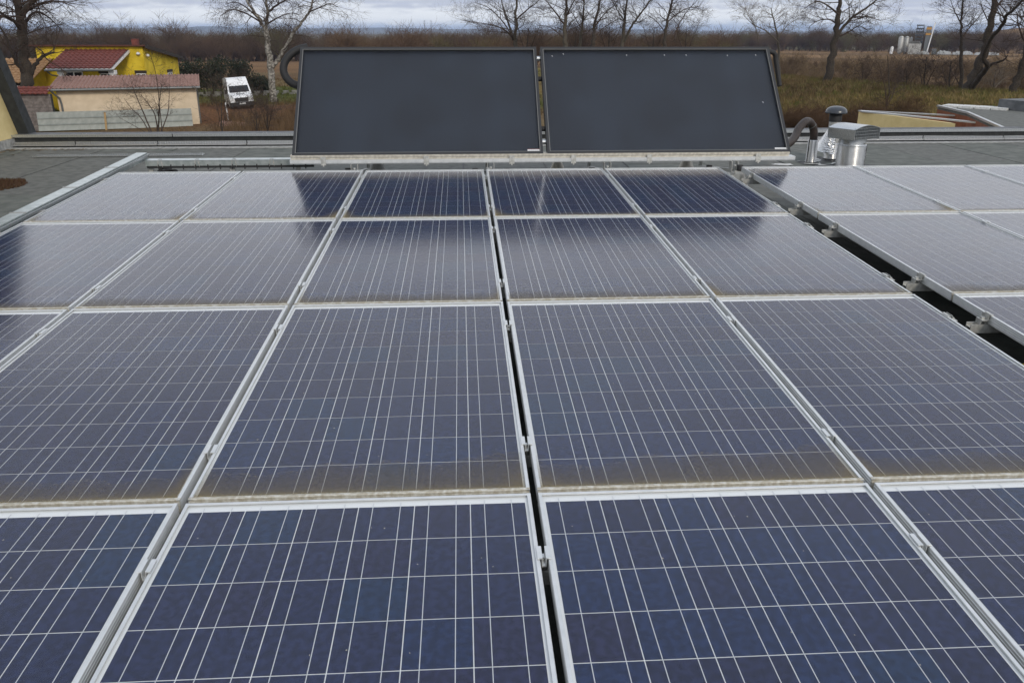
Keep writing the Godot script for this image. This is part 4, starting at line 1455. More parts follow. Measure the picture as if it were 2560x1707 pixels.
	single("wooden_stake", sp.mesh(M.pale_wood), "pale wooden stake propping the ribbed metal sheets", "stake", Vector3(-23.35, G, -55.25))
	# pile of roof tiles at the garage corner
	var tp := thing("tile_stack", "low stack of pink roof tiles lying at the garage corner", "tile stack", Vector3(-16.3, G, -56.6), Basis(Vector3.UP, -0.25))
	for i in 18:
		var q := MB.new()
		q.box(Vector3(0.06 + (i % 9) * 0.28, 0.12 + (i / 9) * 0.2 - (i % 9) * 0.012, 0), Vector3(0.22, 0.2, 0.42), Basis(Vector3.BACK, 0.25))
		part(tp, "tile", q.mesh(M.tile_pink))
	# ---------------------------------------------------------------- white van
	make_van(at_y(581, 276, G))
	var pb := at_y(571, 305, G)
	var po := thing("white_post", "thin white post standing in white rubble before the van", "post", pb)
	b = MB.new()
	b.tube(PackedVector3Array([Vector3.ZERO, Vector3(-0.08, 1.35, 0)]), PackedFloat32Array([0.045, 0.045]), 8, true)
	part(po, "pole", b.mesh(M.white))
	b = MB.new()
	for i in 26:
		b.box(Vector3(rng.randf_range(-0.1, 1.0), 0.05, rng.randfn(0, 0.15)), Vector3(rng.randf_range(0.06, 0.2), rng.randf_range(0.05, 0.12), 0.12), Basis(Vector3.UP, rng.randf() * 3.0))
	part(po, "rubble", b.mesh(M.white_paint)).set_meta("kind", "stuff")
	# low stone wall behind the van
	var s0 := at_d(480, 238, 93.0)
	var s1 := at_d(745, 236, 93.0)
	var sw := thing("stone_wall", "low pale stone garden wall behind the van and the birch", "wall", Vector3(s0.x, ground(s0.x, s0.z), s0.z), Basis(Vector3.UP, -atan2(s1.z - s0.z, s1.x - s0.x)))
	var L := (s1 - s0).length()
	var xx := 0.0
	while xx < L:
		for j in 2:
			var q := MB.new()
			var ww := rng.randf_range(0.4, 0.95)
			q.box(Vector3(xx + 0.4 + j * 0.2, 0.12 + j * 0.25, rng.randfn(0, 0.02)), Vector3(ww, 0.23, 0.35), Basis(Vector3.BACK, rng.randfn(0, 0.03)))
			part(sw, "stone", q.mesh(M.concrete))
		xx += 0.95
	# ---------------------------------------------------------------- neighbouring roofs beyond the parapet on the right
	var yr := -0.42
	var a0 := at_y(2157, 280, yr)
	var a1 := at_y(2390, 309, yr)
	var a2 := at_y(2376, 292, yr)
	var yw := thing("cream_wing", "cream rendered wing with a pointed dark recess beyond the parapet", "building")
	b = MB.new()
	var deep := Vector3(0, -3.2, 0)
	b.prism([a0, a1, a1 + deep, a0 + deep], Vector3(0.02, 0, -0.22))
	part(yw, "wall", b.mesh(M.cream))
	b = MB.new()
	var out := Vector3(0, 0, 0.06)
	b.prism([a0 + Vector3(-0.05, 0.002, 0) + out, a1 + Vector3(0.45, 0.002, 0.02) + out, a1 + Vector3(0.45, 0.03, 0.02) + out, a0 + Vector3(-0.05, 0.03, 0) + out], Vector3(0.02, 0, -0.22))
	part(yw, "wall_cap", b.mesh(M.galv))
	b = MB.new()
	b.prism([a0 + Vector3(0.1, -0.02, -0.1), a2 + Vector3(0, -0.02, -0.1), a2 + Vector3(0, -1.2, -0.1), a0 + Vector3(0.1, -1.2, -0.1)], Vector3(0.02, 0, -0.15))
	part(yw, "recess_wall", b.mesh(M.wood_red))
	b = MB.new()
	b.prism([a0 + Vector3(0.0, 0.003, -0.06), a2 + Vector3(0.2, 0.003, -0.06), a2 + Vector3(0.2, 0.028, -0.06), a0 + Vector3(0.0, 0.028, -0.06)], Vector3(0.02, 0, -0.10))
	part(yw, "back_cap", b.mesh(M.galv))
	b = MB.new()
	b.prism([a0 + Vector3(0.3, -0.6, -0.05), a1 + Vector3(1.2, -0.6, -0.3), a2 + Vector3(1.2, -0.6, -0.1)], Vector3(0, -0.1, 0))
	part(yw, "recess_floor", b.mesh(M.wood_red))
	var wr := thing("wooden_wing", "flat roofed wing with reddish wooden fascia and pale edge strips beyond the parapet", "building")
	var yt := -0.30
	var c0 := at_y(2346, 266, yt)
	var c1 := at_y(2421, 283, yt)
	var c2 := at_y(2520, 327, yt)
	var c3 := c2 + Vector3(9.0, 0, 1.0)
	var c4 := at_y(2600, 278, yt) + Vector3(6.0, 0, -2.0)
	var c5 := at_y(2510, 275, yt)
	b = MB.new()
	b.prism([c0, c1, c2, c3, c4, c5], Vector3(0, -0.06, 0))
	part(wr, "roof_felt", b.mesh(M.felt2))
	b = MB.new()
	var fas := [c0, c1, c2]
	for i in 2:
		var pa: Vector3 = fas[i]
		var pc: Vector3 = fas[i + 1]
		var q := MB.new()
		q.prism([pa + Vector3(0, -0.062, 0), pc + Vector3(0, -0.062, 0), pc + Vector3(0, -0.85, 0), pa + Vector3(0, -0.6, 0)], Vector3(0.10, 0, -0.08))
		part(wr, "fascia", q.mesh(M.wood_red))
		q = MB.new()
		q.bar(pa + Vector3(0, 0.012, 0), pc + Vector3(0, 0.012, 0), 0.06, 0.04)
		part(wr, "edge_trim", q.mesh(M.galv))
	for i in 4:
		var q := MB.new()
		var ta := i / 4.0
		var pa := c0.lerp(c5, ta + 0.01) + Vector3(0.15, 0.02, 0.0)
		var pc := c0.lerp(c5, ta + 0.24) + Vector3(0.15, 0.02, 0.0)
		q.bar(pa, pc, 0.45, 0.05)
		part(wr, "edge_strip", q.mesh(M.white_paint))
	b = MB.new()
	b.bar(c5 + Vector3(0.1, 0.1, 0.1), c4 + Vector3(0, 0.1, 0.1), 0.7, 0.22)
	part(wr, "kerb", b.mesh(M.coping))
	b = MB.new()
	b.prism([c0 + Vector3(0.3, -0.07, -0.3), c1 + Vector3(0.4, -0.07, -0.1), c2 + Vector3(0.5, -0.07, -0.1), c3 + Vector3(0, -0.07, 0), c4 + Vector3(0, -0.07, 0), c5 + Vector3(0, -0.07, -0.1)], Vector3(0, -4.4, 0))
	part(wr, "wall", b.mesh(M.wood_red))
	# ---------------------------------------------------------------- far plant with silos
	make_plant()

func make_van(at: Vector3):
	var o := thing("white_van", "white high roofed delivery van with dark bumper parked on bare earth", "van", at + Vector3(0, 0.02, -2.4), Basis(Vector3.UP, deg_to_rad(20.0)) * Basis(Vector3.BACK, deg_to_rad(3.5)) * Basis.from_scale(Vector3.ONE * 0.94))
	# nose towards +z, side profile in (z, y)
	var w := 0.98
	var prof := [[-2.6, 0.55], [-2.6, 2.3], [-2.45, 2.5], [0.55, 2.64], [0.95, 2.50], [1.45, 2.02], [1.95, 1.42], [2.55, 1.18], [2.72, 0.98], [2.74, 0.62], [2.60, 0.42], [-2.5, 0.42]]
	var b := MB.new()
	# body narrows towards the roof
	var n := prof.size()
	var half := func(y: float) -> float:
		return w - 0.13 * smoothstep(1.2, 2.6, y)
	for i in n:
		var p: Array = prof[i]
		var q: Array = prof[(i + 1) % n]
		var hp: float = half.call(p[1])
		var hq: float = half.call(q[1])
		b.quad(Vector3(-hp, p[1], p[0]), Vector3(-hq, q[1], q[0]), Vector3(hq, q[1], q[0]), Vector3(hp, p[1], p[0]))
	for s in [-1.0, 1.0]:
		var p2 := PackedVector2Array()
		for p in prof:
			p2.append(Vector2(p[0], p[1]))
		var tr := Geometry2D.triangulate_polygon(p2)
		for i in range(0, tr.size(), 3):
			var a := p2[tr[i]]
			var c := p2[tr[i + 1]]
			var d := p2[tr[i + 2]]
			var va := Vector3(s * float(half.call(a.y)), a.y, a.x)
			var vc := Vector3(s * float(half.call(c.y)), c.y, c.x)
			var vd := Vector3(s * float(half.call(d.y)), d.y, d.x)
			if (vc - va).cross(vd - va).x * s > 0.0:
				b.tri(va, vc, vd)
			else:
				b.tri(va, vd, vc)
	part(o, "body", b.mesh(M.van_paint))
	b = MB.new()
	b.quad(Vector3(-0.84, 1.47, 1.932), Vector3(0.84, 1.47, 1.932), Vector3(0.80, 1.99, 1.50), Vector3(-0.80, 1.99, 1.50))
	part(o, "windscreen", b.mesh(M.window_dark))
	for s in [-1.0, 1.0]:
		b = MB.new()
		b.prism([Vector3(s * 0.975, 1.45, 1.7), Vector3(s * 0.975, 1.45, 0.5), Vector3(s * 0.93, 1.95, 0.5), Vector3(s * 0.93, 1.95, 1.35)], Vector3(s * 0.012, 0, 0))
		part(o, "side_window", b.mesh(M.window_dark))
		b = MB.new()
		b.prism([Vector3(s * 0.55, 1.0, 2.735), Vector3(s * 0.93, 1.0, 2.72), Vector3(s * 0.97, 1.32, 2.42), Vector3(s * 0.70, 1.16, 2.66)], Vector3(0, 0.01, 0.03))
		part(o, "headlight", b.mesh(M.lamp_glass))
		b = MB.new()
		b.box(Vector3(s * 1.14, 1.55, 1.72), Vector3(0.16, 0.34, 0.12))
		b.box(Vector3(s * 1.03, 1.50, 1.72), Vector3(0.16, 0.06, 0.06))
		part(o, "mirror", b.mesh(M.black_rubber))
		for zz in [1.75, -1.65]:
			b = MB.new()
			b.tube(PackedVector3Array([Vector3(s * 0.74, 0.34, zz), Vector3(s * 0.99, 0.34, zz)]), PackedFloat32Array([0.34, 0.34]), 20, true)
			var t := part(o, "wheel", b.mesh(M.black_rubber))
			b = MB.new()
			b.tube(PackedVector3Array([Vector3(s * 0.985, 0.34, zz), Vector3(s * 1.0, 0.34, zz)]), PackedFloat32Array([0.2, 0.18]), 16, true)
			part(t, "rim", b.mesh(M.galv))
	b = MB.new()
	b.prism([Vector3(-0.54, 0.72, 2.75), Vector3(0.54, 0.72, 2.75), Vector3(0.62, 1.05, 2.71), Vector3(-0.62, 1.05, 2.71)], Vector3(0, 0.01, 0.025))
	part(o, "grille", b.mesh(M.black_rubber))
	b = MB.new()
	b.bx(Vector3(-1.0, 0.36, 2.3), Vector3(1.0, 0.70, 2.86))
	part(o, "bumper", b.mesh(M.black_rubber))
	b = MB.new()
	b.bx(Vector3(-0.26, 0.52, 2.862), Vector3(0.26, 0.63, 2.875))
	var pl := part(o, "number_plate", b.mesh(M.white))
	b = MB.new()
	for i in 7:
		b.bx(Vector3(-0.21 + i * 0.062, 0.545, 2.8755), Vector3(-0.175 + i * 0.062, 0.605, 2.8775))
	part(pl, "plate_print", b.mesh(M.black_rubber))
	b = MB.new()
	b.box(Vector3(0, 1.335, 2.27), Vector3(0.62, 0.03, 0.05), Basis(Vector3.RIGHT, 0.38))
	part(o, "bonnet_vent", b.mesh(M.black_rubber))

func make_plant():
	var D := 545.0
	var at := at_d(2290, 137, D)
	at.y = ground(at.x, at.z)
	var face := Basis(Vector3.UP, deg_to_rad(-27.0))
	var k := 0.0485   # metres to one unit of the enlarged view
	var b: MB
	var sil := [[-5, 295, 30, 185, "first"], [-1, 355, 26, 182, "second"], [3, 400, 16, 175, "third"]]
	for i in 3:
		var q: Array = sil[i]
		var o := thing("silo", "pale grey cylindrical silo, " + q[4] + " of three beside the dark tower", "silo", at + face * Vector3((q[1] - 470) * k, 0, i * -2.0), face, "three silos of the far plant")
		b = MB.new()
		var r: float = q[2] * k
		var hh: float = q[3] * k
		b.lathe(Vector3.ZERO, [Vector2(r * 0.4, 0.0), Vector2(r, 1.0), Vector2(r, hh), Vector2(r * 0.3, hh + 0.5), Vector2(0.01, hh + 0.55)], 24)
		part(o, "tank", b.mesh(M.alu_dull))
		b = MB.new()
		b.lathe(Vector3.ZERO, [Vector2(r + 0.03, hh - 0.2), Vector2(r + 0.08, hh - 0.1), Vector2(r + 0.03, hh)], 24)
		part(o, "band", b.mesh(M.gutter))
	var t := thing("mixing_tower", "dark steel tower with orange bands rising over the far silos", "tower", at, face)
	for i in 4:
		b = MB.new()
		var x0: float = [-1.4, 2.0, -1.4, 2.0][i]
		var z0: float = [0.0, 0.0, -3.0, -3.0][i]
		b.bx(Vector3(x0, 0, z0), Vector3(x0 + 0.3, 15.5, z0 + 0.3))
		part(t, "leg", b.mesh(M.coping))
	for i in 6:
		b = MB.new()
		b.bx(Vector3(-1.6, 5.8 + i * 1.8, -3.2), Vector3(2.5 - (0.7 if i > 4 else 0.0), 6.9 + i * 1.7, 0.5))
		part(t, "cabin", b.mesh(M.dark_plastic if i % 2 == 0 else M.dark_felt))
	b = MB.new()
	b.bx(Vector3(3.6, 0, -2.2), Vector3(6.1, 14.6, 0.2))
	part(t, "shaft", b.mesh(M.gutter))
	for i in 2:
		b = MB.new()
		b.bx(Vector3(3.5, 10.0 + i * 2.9, -2.3), Vector3(6.2, 11.1 + i * 2.9, 0.3))
		part(t, "orange_band", b.mesh(mat(lin(0.50, 0.26, 0.05), 0.6)))
	b = MB.new()
	b.bar(Vector3(5.4, 0.3, 0.6), Vector3(7.4, 16.4, 0.6), 0.6, 0.6, Vector3.RIGHT)
	part(t, "conveyor", b.mesh(M.white))
	b = MB.new()
	b.bx(Vector3(-4.4, 0, 1.0), Vector3(2.0, 5.6, 5.0))
	b.prism([Vector3(-4.4, 5.6, 1.0), Vector3(2.0, 5.6, 1.0), Vector3(1.0, 6.8, 3.0), Vector3(-3.4, 6.8, 3.0)], Vector3(0, 0, 1.5))
	part(t, "hopper", b.mesh(M.alu_dull))
	b = MB.new()
	b.lathe(Vector3.ZERO, [Vector2(0.9, 0), Vector2(0.9, 3.6), Vector2(0.3, 4.0), Vector2(0.01, 4.0)], 18)
	single("white_tank", b.mesh(M.white), "small white upright tank standing off the far silos", "tank", at + face * Vector3((208 - 470) * k, 0, 0), face)
	b = MB.new()
	b.bx(Vector3(-1.1, 0, -2), Vector3(1.1, 2.6, 2))
	b.bx(Vector3(-1.2, 2.6, -2.1), Vector3(1.2, 2.8, 2.1))
	single("site_container", b.mesh(M.gutter), "grey container cabin beside the foot of the mixing tower", "container", at + face * Vector3((655 - 470) * k, 0, 1), face)
	var hp := [[540, 70, 1.6, "at the foot of the mixing tower"], [760, 80, 2.0, "past the container cabin"], [950, 110, 1.9, "in the middle of the row"], [1190, 130, 1.6, "at the end of the row"]]
	for i in hp.size():
		var q: Array = hp[i]
		var g := RandomNumberGenerator.new()
		g.seed = 600 + i
		b = MB.new()
		var prev := []
		for j in 25:
			var s := j / 24.0
			var xx := (s - 0.5) * float(q[1]) * 2.0 * k
			var hh: float = q[2] * sqrt(maxf(0.0, 1.0 - pow(s * 2.0 - 1.0, 4.0))) * g.randf_range(0.75, 1.1)
			var cur := [Vector3(xx, 0, 3.0), Vector3(xx, hh, 0), Vector3(xx, 0, -3.0)]
			if j > 0:
				b.quad(prev[0], cur[0], cur[1], prev[1])
				b.quad(prev[1], cur[1], cur[2], prev[2])
			prev = cur
		var pos := at + face * Vector3((q[0] - 470) * k, 0, 3.0)
		pos.y = ground(pos.x, pos.z)
		single("gravel_heap", b.mesh(M.felt_light), "long pale gravel heap " + q[3], "gravel heap", pos, face, "gravel heaps of the far plant")
	# quarry bank behind, at the right edge
	b = MB.new()
	var c := at_d(2560, 130, 620.0)
	var pr := []
	for j in 41:
		var s := j / 40.0
		var xx := (s - 0.35) * 260.0
		var hh := 15.5 * smoothstep(0.0, 0.42, s) * (1.0 + land_noise.get_noise_1d(xx * 3.0) * 0.3)
		var cur := [Vector3(xx, -12.0, 30.0), Vector3(xx, -10.5 + hh * 0.55, 6.0), Vector3(xx, -10.5 + hh * 0.62, 0.0), Vector3(xx, -10.5 + hh, -25.0), Vector3(xx, -12.0, -80.0)]
		if j > 0:
			for q in 4:
				b.quad(pr[q], cur[q], cur[q + 1], pr[q + 1])
		pr = cur
	var qb := struct("quarry_bank", b.mesh(nmat(95, lin(0.08, 0.05, 0.03), lin(0.26, 0.15, 0.06), 0.02)))
	qb.position = Vector3(c.x, 0, c.z)
	qb.rotation.y = deg_to_rad(-30.0)
	qb.set_meta("label", "brown and ochre quarry bank behind the leaning trunks")
	# two thin masts on the horizon
	for i in 2:
		b = MB.new()
		b.tube(PackedVector3Array([Vector3.ZERO, Vector3(0, 30, 0)]), PackedFloat32Array([0.5, 0.25]), 6, true)
		for j in 3:
			b.bar(Vector3(-2.5, 22 + j * 3.2, 0), Vector3(2.5, 22 + j * 3.2, 0), 0.25, 0.25)
		var p := at_d([1062.0, 1078.0][i], 74, 1500.0)
		single("power_mast", b.mesh(M.dark_frame), ["power mast nearer the birch on the far horizon", "power mast nearer the bare trees on the far horizon"][i], "mast", Vector3(p.x, -11.0, p.z))

# ------------------------------------------------------------------ bare winter trees
func grow(b: MB, g: RandomNumberGenerator, p: Vector3, d: Vector3, length: float, r: float, level: int, spec: Dictionary):
	var segs := 4 if level >= 2 else 3
	var pts := PackedVector3Array([p])
	var rad := PackedFloat32Array([r])
	var q := p
	var dd := d
	var wander: float = spec.get("wander", 0.26)
	for i in segs:
		dd = (dd + Vector3(g.randfn(0, wander), g.randfn(0, wander * 0.7) + float(spec.get("lift", 0.06)), g.randfn(0, wander))).normalized()
		q += dd * length / segs
		pts.append(q)
		rad.append(r * (1.0 - 0.72 * (i + 1) / segs))
	b.tube(pts, rad, 5 if level >= 3 else 3)
	if level <= 0:
		return
	var kids: int = spec.get("kids", [4, 5, 6, 7])[min(level, 3)]
	for k in kids:
		var t := g.randf_range(0.22, 1.0)
		var f := t * segs
		var i0: int = min(int(f), segs - 1)
		var at := pts[i0].lerp(pts[i0 + 1], f - i0)
		var along := (pts[i0 + 1] - pts[i0]).normalized()
		var away := Vector3(g.randfn(0, 1), g.randfn(0, 0.7), g.randfn(0, 1))
		away = (away - along * away.dot(along)).normalized()
		var nd := (along * g.randf_range(0.5, 0.95) + away * g.randf_range(0.6, 1.0)).normalized()
		grow(b, g, at, nd, length * g.randf_range(0.42, 0.68), maxf(r * (1.0 - 0.72 * t) * 0.62, float(spec.get("thin", 0.006))), level - 1, spec)

# limbs are polylines seen in the photograph, placed at the tree's own distance
func tree(called: String, label: String, dist: float, ox: float, sc: float, limbs: Array, bark: Material, twigs: Material, sd: int, spec := {}, group := "") -> void:
	var g := RandomNumberGenerator.new()
	g.seed = sd
	var trunk := MB.new()
	var crown := MB.new()
	var base := Vector3.ZERO
	for li in limbs.size():
		var lm: Array = limbs[li]
		var px: Array = lm[0]
		var depth := 0.0
		var drift := g.randf_range(-0.5, 0.5) if li > 0 else 0.0
		var pts := PackedVector3Array()
		var rad := PackedFloat32Array()
		for i in px.size():
			var q := at_d(ox + px[i][0] / sc, px[i][1] / sc, dist + depth)
			if li == 0 and i == 0:
				base = Vector3(q.x, ground(q.x, q.z), q.z)
				if q.y > base.y + 0.3:
					pts.append(base)
					rad.append(lm[1] * 1.12)
				else:
					q.y = base.y
			pts.append(q)
			rad.append(lerpf(lm[1], lm[2], float(i) / (px.size() - 1)))
			depth += drift * 2.2
		var sp := PackedVector3Array()
		var sr := PackedFloat32Array()
		var n := pts.size()
		for i in n - 1:
			for s in 4:
				var t := s / 4.0
				sp.append(pts[i].cubic_interpolate(pts[i + 1], pts[max(i - 1, 0)], pts[min(i + 2, n - 1)], t) + Vector3(g.randfn(0, 0.25), 0, g.randfn(0, 0.25)) * rad[i] * (0.0 if i == 0 and s == 0 else 1.0))
				sr.append(lerpf(rad[i], rad[i + 1], t))
		sp.append(pts[n - 1])
		sr.append(rad[n - 1])
		for i in sp.size():
			sp[i] -= base
		if li == 0:
			sr[0] *= 1.25
			trunk.tube(sp, sr, 9)
		else:
			(trunk if lm[1] > 0.11 else crown).tube(sp, sr, 7)
		# side branches
		var count: int = lm[3] if lm.size() > 3 else 9
		var start: float = lm[4] if lm.size() > 4 else (0.45 if li == 0 else 0.2)
		for k in count:
			var f := g.randf_range(start, 1.0) * (sp.size() - 1)
			var i0: int = min(int(f), sp.size() - 2)
			var at := sp[i0].lerp(sp[i0 + 1], f - i0)
			var along := (sp[i0 + 1] - sp[i0]).normalized()
			var away := Vector3(g.randfn(0, 1), g.randfn(0.1, 0.6), g.randfn(0, 1))
			away = (away - along * away.dot(along)).normalized()
			var nd := (along * g.randf_range(0.3, 0.8) + away).normalized()
			grow(crown, g, at, nd, float(spec.get("reach", 2.4)) * g.randf_range(0.55, 1.2), minf(sr[i0] * 0.45, float(spec.get("thick", 0.05))), int(spec.get("levels", 2)), spec)
	var o := thing(called, label, "tree" if not called.contains("shrub") else "shrub", base, Basis(), group)
	part(o, "trunk", trunk.mesh(bark))
	part(o, "crown", crown.mesh(twigs))

func wood_mesh(sd: int, stems: int, m: Material) -> ArrayMesh:
	var g := RandomNumberGenerator.new()
	g.seed = sd
	var b := MB.new()
	for i in stems:
		var a := g.randf() * TAU
		var p := Vector3(cos(a), 0, sin(a)) * g.randf() * 1.1
		var lean := Vector3(g.randfn(0, 0.22), 1.0, g.randfn(0, 0.22)).normalized()
		grow(b, g, p, lean, g.randf_range(4.5, 8.5), 0.11, 2, {"kids": [7, 8, 9, 9], "thin": 0.028, "lift": 0.16, "wander": 0.18})
	return b.mesh(m)

func make_trees():
	var L := 2560.0 / 2352.0 * 0.0 + 3.3357
	var R := 3.0947
	tree("bare_tree", "large dark bare tree before the yellow house with a low bent limb", 66.0, 0.0, L, [
		[[[240, 800], [222, 660], [205, 540], [188, 330], [176, 170], [165, 80]], 0.42, 0.24, 8, 0.5],
		[[[165, 80], [140, -30], [90, -160], [60, -320]], 0.22, 0.06, 11],
		[[[176, 130], [215, 60], [300, -10], [380, -80], [470, -190]], 0.20, 0.05, 13],
		[[[176, 180], [130, 50], [95, -60], [20, -200]], 0.16, 0.05, 11],
		[[[188, 280], [110, 175], [20, 120], [-90, 40]], 0.13, 0.04, 11],
		[[[210, 620], [150, 540], [95, 440], [40, 300], [-30, 180]], 0.16, 0.04, 12],
		[[[232, 650], [270, 580], [310, 505], [390, 450], [450, 436]], 0.17, 0.06, 7, 0.5],
		[[[180, 220], [270, 110], [350, 110], [440, 180], [520, 260]], 0.10, 0.02, 14],
		[[[200, 100], [330, 30], [480, 10], [620, 60]], 0.10, 0.02, 14]], M.bark, M.twig, 21, {"reach": 2.7, "lift": -0.02})
	tree("birch_tree", "tall forked birch with peeling white bark beside the black hose", 83.0, 500.0, L, [
		[[[612, 800], [588, 600], [572, 430], [552, 300], [540, 220]], 0.33, 0.21, 4, 0.7],
		[[[545, 235], [558, 110], [548, 0], [556, -180]], 0.17, 0.05, 13],
		[[[536, 240], [480, 140], [420, 60], [370, -30], [300, -200]], 0.18, 0.05, 14],
		[[[600, 560], [640, 510], [690, 430], [760, 300], [850, 180], [915, 90], [945, -10], [1000, -160]], 0.20, 0.06, 14],
		[[[560, 110], [640, 40], [740, -10], [850, -50]], 0.11, 0.03, 13],
		[[[905, 100], [1000, 60], [1080, 30], [1150, 60]], 0.07, 0.02, 11],
		[[[510, 190], [380, 110], [260, 80], [170, 130]], 0.08, 0.02, 15],
		[[[480, 150], [380, 60], [300, 20], [210, 30]], 0.07, 0.02, 13],
		[[[560, 200], [640, 150], [740, 110], [830, 120]], 0.08, 0.02, 13]], M.birch, M.twig, 33, {"reach": 2.3, "lift": -0.10, "thin": 0.008})
	var mid := "bare trees behind the collectors"
	tree("bare_tree", "twin stemmed bare tree with long low side branches behind the left collector", 97.0, 1150.0, L, [
		[[[462, 420], [464, 330], [466, 160], [472, -60], [470, -300]], 0.24, 0.05, 16],
		[[[440, 330], [420, 230], [380, 120], [345, 0], [300, -190]], 0.14, 0.04, 13],
		[[[450, 330], [400, 270], [300, 215], [150, 190], [20, 170]], 0.10, 0.02, 18],
		[[[440, 300], [340, 160], [230, 60], [120, 20]], 0.08, 0.02, 15],
		[[[474, 160], [560, 80], [640, 20], [720, -80]], 0.09, 0.02, 13]], M.bark_grey, M.twig, 41, {"reach": 2.8}, mid)
	tree("bare_tree", "straight bare tree rising over the gap between the two collectors", 92.0, 1150.0, L, [
		[[[880, 420], [878, 330], [880, 150], [892, -20], [900, -320]], 0.27, 0.06, 18],
		[[[880, 220], [800, 110], [740, 30], [650, -80]], 0.10, 0.02, 15],
		[[[884, 140], [940, 30], [990, -70]], 0.09, 0.02, 13],
		[[[878, 330], [760, 230], [640, 210]], 0.06, 0.02, 12]], M.bark_grey, M.twig, 42, {"reach": 2.8}, mid)
	tree("bare_tree", "slender greenish bare tree second to the side of the collector gap", 96.0, 1150.0, L, [
		[[[995, 420], [1005, 330], [1022, 190], [1032, 40], [1050, -260]], 0.19, 0.05, 17],
		[[[1015, 240], [950, 130], [900, 60]], 0.06, 0.02, 11]], M.bark_grey, M.twig, 43, {"reach": 2.3}, mid)
	tree("bare_tree", "slightly leaning bare tree third to the side of the collector gap", 92.0, 1150.0, L, [
		[[[1100, 420], [1112, 320], [1128, 170], [1165, 20], [1215, -260]], 0.23, 0.05, 17],
		[[[1120, 230], [1200, 120], [1290, 40], [1340, -60]], 0.08, 0.02, 14],
		[[[1110, 320], [1200, 230], [1330, 150]], 0.06, 0.02, 12]], M.bark, M.twig, 44, {"reach": 2.5}, mid)
	tree("bare_tree", "forked bare tree with a long slanting stem behind the right collector", 94.0, 1150.0, L, [
		[[[1345, 430], [1355, 340], [1372, 180], [1392, 30], [1410, -260]], 0.23, 0.05, 16],
		[[[1366, 350], [1420, 240], [1480, 150], [1550, 60], [1610, -30], [1680, -150]], 0.14, 0.04, 15],
		[[[1375, 180], [1310, 80], [1260, -20]], 0.07, 0.02, 12]], M.bark_grey, M.twig, 45, {"reach": 2.5}, mid)
	tree("bare_tree", "spreading bare tree over the far end of the right collector", 92.0, 1150.0, L, [
		[[[1705, 420], [1712, 330], [1735, 160], [1772, 10], [1800, -220]], 0.20, 0.05, 17],
		[[[1790, 330], [1830, 200], [1900, 90], [1990, -10]], 0.08, 0.02, 14],
		[[[1735, 180], [1820, 110], [1930, 60], [2040, 90]], 0.07, 0.02, 14],
		[[[1720, 280], [1640, 180], [1540, 110]], 0.06, 0.02, 12]], M.bark, M.twig, 46, {"reach": 2.3}, mid)
	for q in [[560, 97, 12, "left tree pair"], [960, 104, 13, "straight tree"], [1240, 100, 14, "leaning tree"], [1610, 102, 15, "slanting stem"], [1880, 104, 16, "spreading tree"]]:
		tree("bare_shrub", "dense twiggy shrub growing at the foot of the " + q[3], q[1], 1150.0, L, [
			[[[q[0], 420], [q[0] + 5, 330], [q[0] + 12, 230]], 0.07, 0.02, 16, 0.2],
			[[[q[0] - 20, 420], [q[0] - 60, 300], [q[0] - 80, 200]], 0.05, 0.015, 14, 0.2],
			[[[q[0] + 25, 420], [q[0] + 70, 300], [q[0] + 110, 210]], 0.05, 0.015, 14, 0.2]], M.bark, M.twig, 50 + q[2], {"reach": 1.7}, "twiggy shrubs behind the collectors")
	# on and behind the bank to the right
	tree("bare_tree", "small pale twiggy tree rising behind the end of the right collector", 80.0, 1800.0, R, [
		[[[465, 640], [456, 450], [450, 300], [420, 150], [395, 60]], 0.13, 0.03, 19, 0.35],
		[[[456, 330], [360, 240], [260, 190], [180, 110]], 0.06, 0.015, 16],
		[[[300, 330], [280, 220], [220, 120], [200, 60]], 0.05, 0.012, 16],
		[[[455, 290], [520, 200], [590, 150]], 0.05, 0.012, 13]], M.bark_grey, M.twig_pale, 61, {"reach": 1.5})
	tree("bare_tree", "tall dark bare tree with a long rising side limb on the bank", 77.0, 1800.0, R, [
		[[[842, 640], [858, 520], [884, 380], [905, 220], [920, 90], [935, 0], [940, -200]], 0.36, 0.10, 12, 0.45],
		[[[918, 260], [980, 180], [1060, 110], [1150, 50], [1230, -20], [1300, -120]], 0.13, 0.04, 15],
		[[[925, 120], [860, 60], [760, 10], [650, 70]], 0.09, 0.02, 16],
		[[[912, 190], [850, 150], [760, 160], [690, 210]], 0.07, 0.02, 14],
		[[[930, 280], [1010, 240], [1080, 200], [1150, 240]], 0.07, 0.02, 15],
		[[[1040, 130], [1140, 130], [1250, 160]], 0.05, 0.015, 13]], M.bark, M.twig, 62, {"reach": 2.1, "lift": 0.02})
	tree("bare_tree", "slender upright bare tree beside the leaning trunks on the bank", 72.0, 1800.0, R, [
		[[[1860, 725], [1872, 560], [1870, 400], [1872, 290], [1866, 170], [1885, 0], [1890, -150]], 0.15, 0.04, 14, 0.5],
		[[[1872, 300], [1920, 230], [1990, 150], [2060, 60]], 0.06, 0.015, 13],
		[[[1868, 180], [1820, 90], [1790, 0]], 0.05, 0.015, 13],
		[[[1862, 680], [1840, 620], [1800, 570]], 0.05, 0.02, 5]], M.bark, M.twig, 63, {"reach": 1.7})
